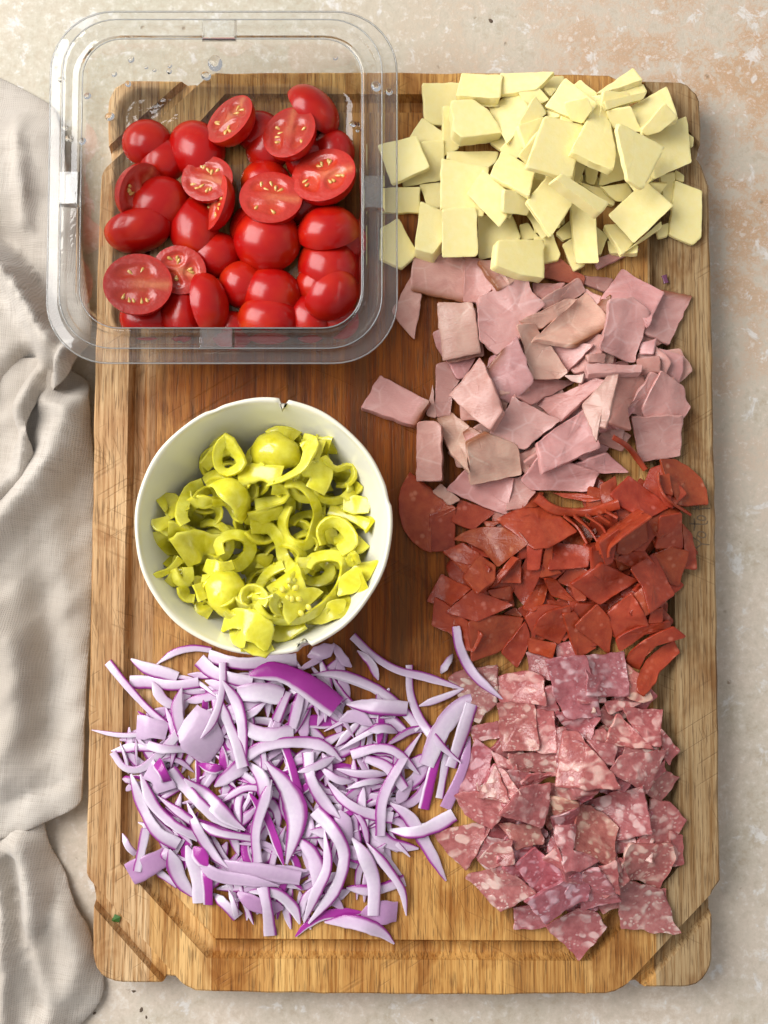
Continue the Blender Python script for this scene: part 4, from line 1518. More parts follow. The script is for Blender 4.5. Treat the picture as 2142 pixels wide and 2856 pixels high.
CH('450 529 500 420 644 502 618 617', 'squarish cheese slice above the centre diamond', 'slice above diamond', g=(.1, .12))
CH('348 610 420 505 517 592 522 707 487 754', 'five sided cheese slice next to the plain square', 'five sided slice', g=(.12, 0))
CH('610 490 690 272 857 312 802 542', 'big cheese square crowning the middle of the pile', 'crowning big square')
CH('860 492 922 502 902 572 865 562')
CH('830 557 1002 607 987 662 960 652')
CH('935 582 1052 565 1087 652 1000 642')
CH('960 332 1003 322 1055 537 925 574')
CH('802 427 918 207 970 302 999 427 985 507', 'curved sided cheese triangle like a pie slice', 'pie slice triangle', g=(0, .12), th=.005)
CH('1005 340 1015 305 1207 407 1115 587 1050 547', 'large cheese diamond beside the pie slice triangle', 'large diamond', g=(-.05, 0))
CH('607 642 712 520 810 647 713 794', 'cheese diamond with a crumbled corner at the pile centre', 'centre diamond', g=(.08, .05))
CH('735 547 762 522 967 650 930 692', 'narrow cheese stick lying slantwise', 'slanting cheese stick', th=.006, g=(0, .15))
CH('1075 832 1192 730 1192 762 1020 872')
CH('965 702 1125 555 1242 662 1075 822', 'large pale cheese square near the lower outer side', 'large lower square', g=(0, .05))
CH('763 832 820 795 862 917 812 947')
CH('800 655 905 660 920 907 825 910', 'upright cheese stick reaching down onto the ham', 'upright cheese stick', th=.007, g=(.18, 0))
CH('485 812 680 812 682 977 590 962 472 918', 'bright cheese piece lying on the ham, lower edge curved', 'bright piece on ham', g=(0, .22), th=.005)

# ------------------------------------------------------------------ red onion
WHT = np.array([.86, .78, .85]); LIL = np.array([.66, .45, .64]); PUR = np.array([.33, .025, .26]); PNK = np.array([.58, .37, .56])


def onion_col(mode, pale):
    def f(u):
        a, v, s = u[:, 0], u[:, 1], u[:, 2]
        base = WHT * (1 - pale) + LIL * pale
        C = np.tile(base, (len(u), 1))
        # lilac flush of the layer away from the cut face
        C = C * (1 - .25 * np.clip(-v, 0, 1))[:, None] + LIL * (.25 * np.clip(-v, 0, 1))[:, None]

        def edge(side, w0, w1, c):
            t = np.clip((a * side - w0) / (w1 - w0), 0, 1)[:, None]
            return t, c
        side = {'L': 1, 'R': -1, 'N': 1, 'B': 1}.get(mode, 0)
        if side:
            g_ = (np.clip((a * side + .5) / 1.5, 0, 1) ** 1.3 * (.5 if mode == 'N' else .8))[:, None]
            C = C * (1 - g_) + (LIL * .8 + PUR * .2) * g_
        if mode == 'N':
            t, c = edge(1, .66, .95, PNK * .55 + PUR * .45); C = C * (1 - t * .8) + c * t * .8
        if mode in 'LB':
            t, c = edge(1, .58, .80, PUR); C = C * (1 - t) + c * t
        if mode in 'RB':
            t, c = edge(-1, .58, .80, PUR); C = C * (1 - t) + c * t
        if mode == 'K':
            t = np.clip((v + .2) / .5, 0, 1)[:, None]
            k = PUR * 1.25
            C = C * (1 - t) + k * t
            t2 = np.clip((-a - .5) / .3, 0, 1)[:, None]
            C = C * (1 - t2 * .9) + WHT * t2 * .9
        if mode == 'P':
            C = C * .35 + PNK * .65
        if mode == 'Q':
            t = np.clip((v + .2) / .5, 0, 1)[:, None]
            C = C * (1 - t) + (PNK * .75 + PUR * .25) * t
        streak = 1 + .05 * np.sin(a * 9 + s * 3)[:, None]
        return np.clip(C * streak, 0, 1)
    return f


def ON(s, w, mode='N', L=None, sh=None, ends='pp', pale=None, t=None, fill=False, raw=None, **k):
    P = pts(s, 'c7') if raw is None else raw
    kp = .6751
    pale = random.uniform(.1, .5) if pale is None else pale + .1
    t = random.uniform(.0010, .0015) if t is None else t
    ob, ar = strip('onion_strip', 'onion', P, w * kp * (1 if fill else .96), t, onion_col(mode, pale), ends=ends, roll=k.pop('roll', random.uniform(-.25, .25)), twist=.3, rigid=2, droop=.45, arch=random.uniform(.02, .14), bow=0 if fill else random.uniform(0, .0035), **k)
    tag(ob, cat='onion')
    note('onion', ob, ar, L, sh, {'K': 'purple skinned', 'Q': 'purple skinned', 'P': 'pinkish', 'N': 'pale'}.get(mode, 'purple edged'), fill, length=ar / (w * kp))
    return ob


def onion_fill(region, n, seed):
    r = np.random.default_rng(seed)
    R = pts(region, 'c7')
    k = 0
    while k < n:
        c = R.min(0) + r.uniform(0, 1, 2) * (R.max(0) - R.min(0))
        if not in_poly(np.array([c[0]]), np.array([c[1]]), R)[0]:
            continue
        k += 1
        wide = k <= 120
        a = r.uniform(0, 6.28); ln = r.uniform(90, 190); bend = r.uniform(-.7, .7)
        d = np.array([math.cos(a), math.sin(a)]); nn = np.array([-d[1], d[0]])
        P = np.array([c - d * ln * .5, c + nn * ln * bend * .3, c + d * ln * .5])
        ON(None, r.uniform(38, 62) if wide else r.uniform(20, 44), 'LRLPLBKLR'[int(r.integers(0, 9))], fill=True, raw=P, pale=r.uniform(.15, .8))


onion_fill('230 420 460 190 1020 190 1400 420 1360 720 1230 1090 900 1200 540 1110 350 930 230 650', 290, 31)
ON('1115 50 1200 130 1300 190 1420 220 1575 270', 36, 'L', 'long onion strip starting at the bowl and running out to the salami', 'long runout strip', ends='cp', pale=.4)
ON('1575 268 1500 300 1390 340', 30, 'N')
ON('1035 80 1080 150 1112 178', 40, 'P')
ON('1135 110 1190 160 1222 232', 36, 'R')
ON('520 135 650 165 780 160 885 152', 60, 'R', 'broad onion strip hugging the underside of the bowl rim', 'strip at bowl rim', ends='cc', pale=.1)
ON('930 135 1000 112 1042 88', 60, 'P')
ON('890 195 950 160 1010 128', 26, 'P')
ON('305 168 380 118 460 100 532 108', 28, 'L', 'arched onion strip with purple back beneath the bowl', 'arch below bowl', ends='pc')
ON('945 210 1060 210 1200 262 1300 332 1392 432', 46, 'L', 'long curved onion strip sweeping from the skin strip to the salami', 'sweeping strip', ends='pc')
ON('200 145 260 182 340 205 392 222', 52, 'R', 'thick onion strip with a dark purple tip below the bowl', 'dark tipped strip', ends='pc')
ON('1090 332 1200 342 1342 352', 62, 'R', 'wide pale onion strip with square end near the salami', 'square ended strip', ends='pc', pale=.3)
ON('105 158 170 240 260 340 346 416', 32, 'L', 'straight pale onion strip lying over the juice groove', 'groove crossing strip', ends='cc', pale=.25)
ON('38 438 120 455 190 460 262 450', 20, 'N', 'thin onion thread reaching outermost over the board rim', 'outermost thread', ends='pc', pale=.05)
ON('155 490 180 562 190 620', 15, 'R'); ON('218 475 224 585', 13, 'R')
ON('195 240 280 242 380 255 480 242', 50, 'R', 'wide onion strip with purple lower edge left of the skin strip', 'wide lower purple', ends='cc')
ON('290 240 330 310 400 352', 46, 'N', pale=.2)
ON('225 425 290 432 350 442', 90, 'P', 'flat translucent onion flake on the rim side of the pile', 'translucent flake', ends='cc', t=.0012, pale=.3)
ON('125 530 170 592 232 602 292 562 370 482 402 430', 36, 'N', 'hook shaped white onion strip at the groove', 'white hook', ends='cc', pale=.1)
ON('270 500 330 517 425 517', 36, 'N', ends='cc', pale=.15)
ON('165 640 215 650', 40, 'B'); ON('180 690 212 660', 30, 'P')
ON('270 600 320 640 345 690', 95, 'P', 'broad lilac onion flake with a torn purple patch', 'lilac flake', t=.0012, ends='cc')
ON('305 570 335 612 350 650', 48, 'K', ends='cc')
ON('230 820 265 850 230 1015', 30, 'L', ends='pc')
ON('165 865 190 922 222 952', 26, 'N', ends='pc', pale=.2)
ON('292 1010 350 1052 392 1082', 32, 'R', ends='pc')
ON('195 1035 270 1000 352 958', 92, 'Q', 'wide dull purple onion piece at the corner of the groove', 'dull purple piece', ends='cc', t=.0018)
ON('225 1022 245 930 262 845', 38, 'L', 'short white onion strip lying across the dull purple piece', ends='cc', pale=.05)
ON('200 620 250 762 310 862 396 912', 52, 'R', 'long curved white onion strip at the rim side of the pile', 'rim side curve', ends='pc', pale=.1)
ON('240 620 290 742 380 832 482 882', 46, 'L', 'long purple lined onion strip inside the rim side curve', ends='pc')
ON('340 925 350 982', 42, 'R')
ON('310 710 390 772 480 822 622 857', 38, 'B', ends='pp')
ON('365 600 430 682 530 782 642 852', 52, 'L', ends='cp')
ON('420 640 520 722 600 802 672 852', 60, 'L', 'thick onion strip with bright purple upper edge in mid pile', 'bright edged strip')
ON('480 820 560 862 700 885', 40, 'B', ends='pc')
ON('360 930 400 1052 466 1132', 62, 'R', 'leaf shaped onion piece with purple rim at the lower corner', 'lower corner leaf', pale=.2)
ON('430 915 480 1050 492 1152', 70, 'N', 'white broad onion strip beside the purple rimmed leaf', ends='pc', pale=.05)
ON('512 1010 518 1090 520 1158', 44, 'K', 'short upright purple onion skin piece at the lower edge', 'short purple skin', ends='cc')
ON('540 1115 600 1172 642 1212', 46, 'R', ends='pc', pale=.05)
ON('605 1100 622 1150 636 1205', 24, 'N', ends='pc', pale=.05)
ON('640 1110 720 1160 830 1175', 70, 'Q')
ON('690 1105 800 1112 870 1172 898 1240', 50, 'L', 'arched white onion strip at the bottom of the pile', 'bottom white arch', pale=.03)
ON('745 1085 765 1182 776 1288', 50, 'L', 'upright onion strip reaching down towards the bottom groove', 'downward strip', ends='cc', pale=.3)
ON('880 1292 930 1242 1010 1202 1162 1192', 42, 'K', 'dark purple onion skin strip at the bottom right of the pile', 'dark skin strip')
ON('1150 1200 1240 1195 1300 1190', 92, 'Q', ends='pc')
ON('1000 1232 1120 1232 1230 1272 1288 1322', 55, 'L', 'lowest onion strip, lilac, close to the bottom groove', 'lowest strip', pale=.45)
ON('1100 945 1240 962', 62, 'P', ends='cc')
ON('1090 1090 1200 1102 1332 1060', 50, 'L', 'onion strip with purple top end crossing the lower right strands', 'crossing purple strip', ends='pc')
ON('1175 905 1260 1010 1320 1102 1338 1205', 38, 'L', ends='pp')
ON('1110 880 1160 952 1202 1062 1202 1205', 55, 'N', 'smooth white onion strip bending down at the lower right', 'bending white strip', ends='pc', pale=.15)
ON('455 930 540 1032 700 1062 810 1082', 50, 'P', ends='pp')
ON('530 975 650 1012 780 1032 900 1052', 62, 'P', 'wide pinkish onion strip lying nearly level near the bottom', 'level pink strip', ends='pc', pale=.35)
ON('430 740 470 842 540 952 602 1012', 42, 'R', pale=.3)
ON('460 920 500 980 520 1000', 60, 'K')
ON('885 880 955 962 985 1085', 62, 'L', ends='pc')
ON('1000 850 1012 1002 960 1122 915 1235', 42, 'L', pale=.2)
ON('900 770 932 880', 92, 'P', ends='pp')
ON('1060 770 1080 850 1095 940', 80, 'P')
ON('930 530 942 642 1000 742 1062 802', 54, 'R', 'wide lilac onion strip curving right of the central leaf', 'central lilac curve', ends='cp')
ON('960 770 1042 862 1082 962 1042 1102 935 1235', 56, 'L', 'long white C shaped onion strip in the lower middle', 'white C strip', ends='cp', pale=.08)
ON('690 700 760 802 800 902 832 992', 42, 'K', ends='pp')
ON('680 570 740 642 762 762', 60, 'R')
ON('740 500 748 550 752 605', 26, 'R', ends='cc')
ON('1010 650 1080 732 1170 782 1282 802', 46, 'R', 'pale onion strip passing under the purple crossing strand', ends='pc', pale=.35)
ON('980 590 1050 642 1122 652', 34, 'N')
ON('1090 682 1170 655 1262 648', 26, 'N', pale=.0)
ON('1050 600 1140 622 1262 622', 38, 'R')
ON('1110 540 1220 512 1300 532 1392 622', 42, 'L', ends='cp')
ON('890 612 960 592 1042 550', 36, 'N')
ON('1270 740 1350 802 1430 932 1502 1062', 56, 'R', 'onion strip ending in a point close to the pale salami', 'pointed outlier', ends='pp', pale=.35)
ON('1360 645 1300 742', 50, 'P')
ON('1170 555 1260 592 1332 682', 44, 'L', ends='cc', pale=.4)
ON('1520 410 1460 562 1410 765', 42, 'K', 'purple onion skin strip beside the pale V shaped piece', 'skin by V piece', ends='pc')
ON('1510 500 1495 600 1475 720', 36, 'L', ends='pc')
ON('1600 465 1570 602 1500 762', 46, 'Q', 'pink onion strip touching the salami', 'salami touching strip', ends='pc')
ON('1420 585 1480 442 1560 345 1612 322', 74, 'N', 'white onion piece forming one arm of a V near the salami', 'V arm piece', ends='cc', pale=.1)
ON('1608 330 1570 452 1522 592', 56, 'L', 'second arm of the white V shaped onion near the salami', ends='cc', pale=.15)
ON('1480 205 1530 125', 34, 'N', 'small white onion triangle on bare wood by the pepperoni', 'white onion triangle', pale=.0)
ON('1260 852 1370 862 1460 832 1535 788', 56, 'R', 'thick white onion strip curving up onto the pale salami', 'thick white curve', ends='pc', pale=.05)
ON('1400 450 1310 582 1240 722 1230 875', 42, 'R', 'purple tinted strand crossing the other strips at the right', 'crossing strand', ends='pc', pale=.4)
ON('1060 522 1140 472 1262 408', 22, 'N', 'thin white onion needle in the upper right of the pile', 'white needle', pale=.0)
ON('1060 400 1130 380 1200 420', 50, 'P'); ON('1180 440 1250 430 1300 450', 46, 'L')
ON('480 150 540 202 640 232 702 242', 60, 'R', ends='cc', pale=.2)
ON('410 262 390 342 405 442 440 532', 46, 'R', 'crescent of onion with purple outer rim, left of the big flake', 'purple crescent', pale=.3)
ON('425 390 480 450 520 570', 165, 'P', 'large translucent lilac onion flake at the upper left', 'big flake', t=.0012, ends='cp', pale=.0)
ON('480 580 530 598 580 600', 42, 'K')
ON('545 672 610 622 668 578', 60, 'L', ends='pc')
ON('800 400 825 340 852 280', 40, 'B', ends='cc'); ON('865 430 885 350 902 290', 44, 'L', ends='cc', pale=.3)
ON('640 288 740 282 828 300', 76, 'N', 'broad white onion slab under the big skin strip', 'upper white slab', ends='cc', pale=.0)
ON('668 392 700 442 780 462 872 456', 70, 'N', 'white cupped onion piece below the upper white slab', 'white cup', ends='pc', pale=.0)
ON('830 490 868 602 896 722', 38, 'K', 'dark purple upright skin strip above the central leaf', 'upright purple skin', ends='cc')
ON('670 548 760 502 900 488 1000 506 1072 566', 52, 'L', 'long arched onion strip with purple crest over the pile middle', 'purple crest arch', ends='cp', pale=.2)
ON('580 160 576 282 540 402 490 472', 34, 'L', 'slender curved purple lined strip above the big flake', 'slender curve', ends='cp', pale=.25)
ON('580 235 640 332 662 452 655 585', 50, 'L', 'leaf like onion strip with purple rim crossing the big flake', 'leaf strip', ends='pc', pale=.1)
ON('555 290 600 402 640 502 664 592', 48, 'L', ends='pc', pale=.0)
ON('722 985 716 852 760 702 782 642', 46, 'L', 'upright lilac onion strip left of the central leaf', 'upright lilac strip', ends='cp', pale=.3)
ON('758 572 850 692 882 822 842 992', 112, 'B', 'big white leaf shaped onion piece in the centre of the pile', 'central white leaf', pale=.0, taper=.5)
ON('1350 170 1356 292 1400 402 1480 502 1562 570', 36, 'L', 'long tapering onion strand hanging over the right strips', 'tapering strand', ends='cp', pale=.3)
ON('690 212 800 196 920 250 1050 345', 92, 'K', 'broad glossy purple onion skin strip on top of the pile', 'big skin strip', ends='pc', t=.003, taper=.2, roll=-.2)
ON('1543 10 1560 102 1620 212 1742 318', 40, 'R', 'arched onion strip lying over the edge of the salami pile', 'arched salami onion', ends='cp', pale=.35)

# a stray scrap of onion near the cheese
ob, ar = strip('onion_scrap', 'onion', pts('1852 768 1858 790', 'src'), 14, .0014, lambda u: np.tile(np.array([.17, .055, .11]), (len(u), 1)), ends=('c', 'c'))
tag(ob, 'tiny purple onion scrap on the bare grey wood by the ham', 'onion')

# ------------------------------------------------------------------ peppers in the bowl
def pep(mode=0, tone=1.0):
    def f(u):
        a, v, s = u[:, 0], u[:, 1], u[:, 2]
        C = np.tile(np.array([1.0, 1.0, 1.0]) * tone, (len(u), 1))
        t = np.clip((np.abs(a) - .7) / .3, 0, 1)[:, None] * .45
        C = C * (1 - t) + np.array([1.15, 1.2, 3.2]) * t
        t = np.clip(-v, 0, 1)[:, None] * .3
        C = C * (1 - t) + np.array([.85, .95, .8]) * t
        C *= (1 + .10 * np.sin(s * 11 + a * 2))[:, None]
        return C
    return f


def PP(s, w, t=.0055, L=None, sh=None, ends='cc', closed=False, tone=None, fill=False, raw=None, shape='curled', **k):
    P = pts(s, 'c6') if raw is None else raw
    tone = random.uniform(.86, 1.05) if tone is None else tone
    if shape == 'curled':
        t = w * .4822 * U * 1.6; w = 18; roll = random.choice((-1, 1)) * random.uniform(.45, .95)
    else:
        t = min(t, .0021); w *= 1.1; roll = random.uniform(-.45, .45)
    roll = k.pop('roll', roll)
    ob, ar = strip('pepper_ring' if shape == 'curled' else 'pepper_strip', 'pepper', P, w * .4822, t, pep(0, tone), ends=ends, closed=closed, roll=roll, twist=.35, rag=.07, arch=random.uniform(-.1, .2), sq=.26, rigid=2, droop=k.pop('droop', .5), vary=.22, **k)
    tag(ob, cat='pepper')
    note('pepper', ob, ar, L, sh, shape, fill)
    return ob


def DOME(c, a, b, dep, n, ang, L=None, sh=None, tone=1.0, thick=.0016, seeds=0, fill=False, pct=80):
    """hollow pepper end: shell of an ellipsoid, its opening facing n"""
    kp = .4822 * U
    a, b, dep = a * kp, b * kp, dep * kp
    M, N = 8, 28
    V = []
    for shell in (0, 1):
        for i in range(M + 1):
            ph = i / M * math.pi / 2
            for k in range(N):
                t = k / N * 2 * math.pi
                wob = 1 + .07 * math.sin(3 * t + 1) * math.cos(ph) + .04 * math.sin(7 * t) * math.cos(ph)
                r = math.cos(ph) ** .8 * wob
                q = shell * thick
                V.append(((a - q) * r * math.cos(t), (b - q) * r * math.sin(t), -(dep - q) * math.sin(ph) ** 1.1 + .0006 * math.sin(5 * t) * (1 - i / M)))
    V = np.array(V); O = (M + 1) * N
    F = []
    for i in range(M):
        for k in range(N):
            q = (k + 1) % N
            F.append((i * N + k, (i + 1) * N + k, (i + 1) * N + q, i * N + q))
            F.append((O + i * N + k, O + i * N + q, O + (i + 1) * N + q, O + (i + 1) * N + k))
    for k in range(N):
        q = (k + 1) % N
        F.append((k, q, O + q, O + k))
    mtx = drop(V, n, ang, pts('%f %f' % c, 'c6')[0], pct=pct)
    C = np.tile(np.array([1.0, 1.0, 1.0]) * tone, (len(V), 1))
    C[:N] *= np.array([1.1, 1.12, 1.9]); C[O:] *= np.array([1.06, 1.08, 1.6])
    ob = mesh_obj('pepper_end', V, F, 'pepper', C)
    ob.matrix_world = mtx
    tag(ob, cat='pepper')
    note('pepper', ob, math.pi * a * b / U / U, L, sh, 'hollow', fill)
    for k in range(seeds):
        seed_on(ob, (random.uniform(-.5, .5) * a, random.uniform(-.5, .5) * b, -dep * random.uniform(.15, .5)))
    return ob


SEED_ME = None


def seed_on(ob, p, world=False):
    global SEED_ME
    if SEED_ME is None:
        V = []; F = []
        for i in range(5):
            for k in range(8):
                ph = i / 4 * math.pi; t = k / 8 * 2 * math.pi
                V.append((.0017 * math.sin(ph) * math.cos(t), .0014 * math.sin(ph) * math.sin(t), .0006 * math.cos(ph)))
        for i in range(4):
            for k in range(8):
                q = (k + 1) % 8
                F.append((i * 8 + k, (i + 1) * 8 + k, (i + 1) * 8 + q, i * 8 + q))
        o = mesh_obj('seed', V, F, 'pepper_seed'); SEED_ME = o.data
    else:
        o = bpy.data.objects.new('seed', SEED_ME); COL.objects.link(o)
    o.parent = ob
    o.location = p
    o.rotation_euler = (random.uniform(-.5, .5), random.uniform(-.5, .5), random.uniform(0, 6))


r_ = np.random.default_rng(41)
for i in range(190):
    flat = i < 120
    rad = (560 if flat else 500) * math.sqrt(r_.uniform(0, 1)); an = r_.uniform(0, 6.28)
    c = np.array([850 + rad * math.cos(an), 815 + rad * math.sin(an)])
    R0 = r_.uniform(60, 115); a0 = r_.uniform(0, 6.28); sp = r_.uniform(1.2, 2.2) if flat else r_.uniform(2.4, 5.2); sq_ = r_.uniform(.6, 1)
    tt = np.linspace(a0, a0 + sp, 7)
    P = c + np.stack([np.cos(tt) * R0, np.sin(tt) * R0 * sq_], 1)
    P = P * .4822 + np.array([340, 1100])
    PP(None, r_.uniform(80, 120) if flat else r_.uniform(34, 50), .0055, raw=P, fill=True, tone=r_.uniform(.8, 1.0), droop=.8, shape='flat' if flat else 'curled')
PP('230 640 290 615 335 700', 110, .003, 'pale pepper flake against the shaded inner wall of the bowl', 'shaded wall flake', shape='flat', tone=.8)
PP('270 790 350 800 400 830', 95, .003, shape='flat', tone=.85)
PP('470 420 560 330 640 300', 60, .004, tone=.82)
PP('1290 560 1350 620 1340 690', 60, .004, shape='flat')
PP('1280 640 1370 640 1435 650', 80, .003, 'folded pepper flap touching the bright wall of the bowl', 'bright wall flap', shape='flat')
PP('1280 830 1350 890 1405 850', 95, .003, shape='flat')
PP('1300 975 1370 940', 60, .004, shape='flat', tone=.8)
PP('830 1385 940 1375 1052 1312', 80, .004, 'flat pepper strip at the lower wall of the bowl', 'lower wall strip', shape='flat')
PP('1080 1305 1190 1275 1292 1190', 88, .004, 'pepper strip curving along the lower right bowl wall', 'curving wall strip', ends='pp', shape='flat')
PP('670 470 800 450 920 480', 110, .003, 'wide flat pepper sheet behind the hollow ends', 'wide flat sheet', shape='flat')
PP('690 1035 780 985 875 930', 84, .004, shape='flat', ends='pp')
PP('480 985 560 1012 655 985', 66, .005, 'seedy pepper core scrap above the smooth pepper tip', 'seedy scrap', shape='flat', tone=1.06)
PP('740 725 830 702 940 680', 66, .005)
PP('1110 380 1150 480 1120 560', 130, .004, 'pale fleshy pepper piece with seeds near the upper right', 'pale fleshy piece', shape='flat', tone=1.1)
o_ = PP('925 1050 1000 1170 1065 1240', 200, .004, 'seed covered pepper lining inside the largest ring', 'seed covered lining', shape='flat', tone=1.05)
for k in range(9):
    seed_on(o_, (random.uniform(-.007, .007), random.uniform(-.008, .008), .0046))
PP('600 258 552 332 560 420 612 452 692 402 642 302', 46, .008, 'small pointed pepper ring at the upper left', 'small pointed ring', closed=True)
DOME((890, 325), 150, 115, 120, (.25, .35, -.9), .3, 'smooth domed pepper end at the top of the bowl', 'top domed end', tone=.9)
PP('470 512 400 540 360 612 345 702 372 752', 42, .007, 'curved pepper ring segment at the left of the seedy hollow end', 'left ring segment')
PP('190 1062 270 1022 345 948', 38, .005, 'thin pepper strip climbing the left wall of the bowl', 'left climbing strip', ends='pc', shape='flat')
PP('300 1010 330 1082 390 1072 402 1000', 42, .007, 'small U shaped pepper ring at the left')
PP('350 1112 370 1172 422 1182', 42, .007); PP('440 1095 455 1150 472 1190', 42, .007)
PP('330 920 450 860 570 885', 150, .004, 'broad shiny pepper sheet at the left of the bowl', 'broad shiny sheet', shape='flat', roll=.25)
PP('770 642 860 622 932 600 942 562 870 538', 62, .006, 'folded pepper strip in the middle of the bowl', 'folded middle strip')
PP('960 640 930 740 952 832 1012 872 1082 862 1112 772 1132 682 1092 582 1022 522 942 520', 44, .008, 'round open pepper ring right of the bowl centre', 'round open ring')
PP('1050 238 1112 272 1082 342 1042 422 942 482 836 527', 46, .006, 'long twisted pepper strip rising to a tip at the bowl wall', 'twisted tip strip', ends='pp')
PP('1170 380 1240 432 1322 412 1342 472 1300 522 1240 522', 32, .007, 'thin hooked pepper ring at the upper right', 'thin hook')
PP('1200 662 1300 702 1380 732 1442 768', 56, .006, 'straight pepper strip pointing at the right wall', 'straight strip', shape='flat')
PP('1165 872 1150 782 1222 732 1292 772 1332 852 1262 912', 52, .007, 'curled pepper ring with square flap at the right', 'square flap ring')
PP('575 928 560 852 640 812 722 832 742 902 690 982 620 1002', 48, .008, 'spiral pepper curl left of the centre', 'spiral curl')
PP('740 762 850 772 912 842 932 932 972 1002 1042 1012 1052 942', 54, .007, 'S shaped thick pepper ribbon across the middle', 'S shaped ribbon')
PP('935 985 850 1032 792 1112 780 1202 842 1292 942 1312 1062 1292 1190 1202 1272 1092 1290 972 1222 932 1110 952 1072 1002', 46, .008, 'largest open pepper ring, in the lower part of the bowl', 'largest ring')
DOME((590, 1155), 125, 108, 100, (.1, .1, -1), 1.4, 'smooth rounded pepper tip at the lower left', 'smooth pepper tip', tone=1.05)
DOME((610, 610), 165, 140, 150, (-.62, .55, .12), -.7, 'hollow pepper end packed with seeds, upper left', 'seedy hollow end', seeds=14, tone=1.05, pct=70)
PP('580 1372 640 1305 720 1305 800 1382 832 1482', 120, .004, 'bright bent pepper flap draping the lowest bowl wall', 'bright bent flap', ends='pp', shape='flat', tone=1.08)
PP('1250 1165 1350 1062 1482 962', 96, .003, 'bright leaf shaped pepper piece at the right bowl wall', 'leaf shaped piece', ends='pp', shape='flat', tone=1.1, roll=-.3)

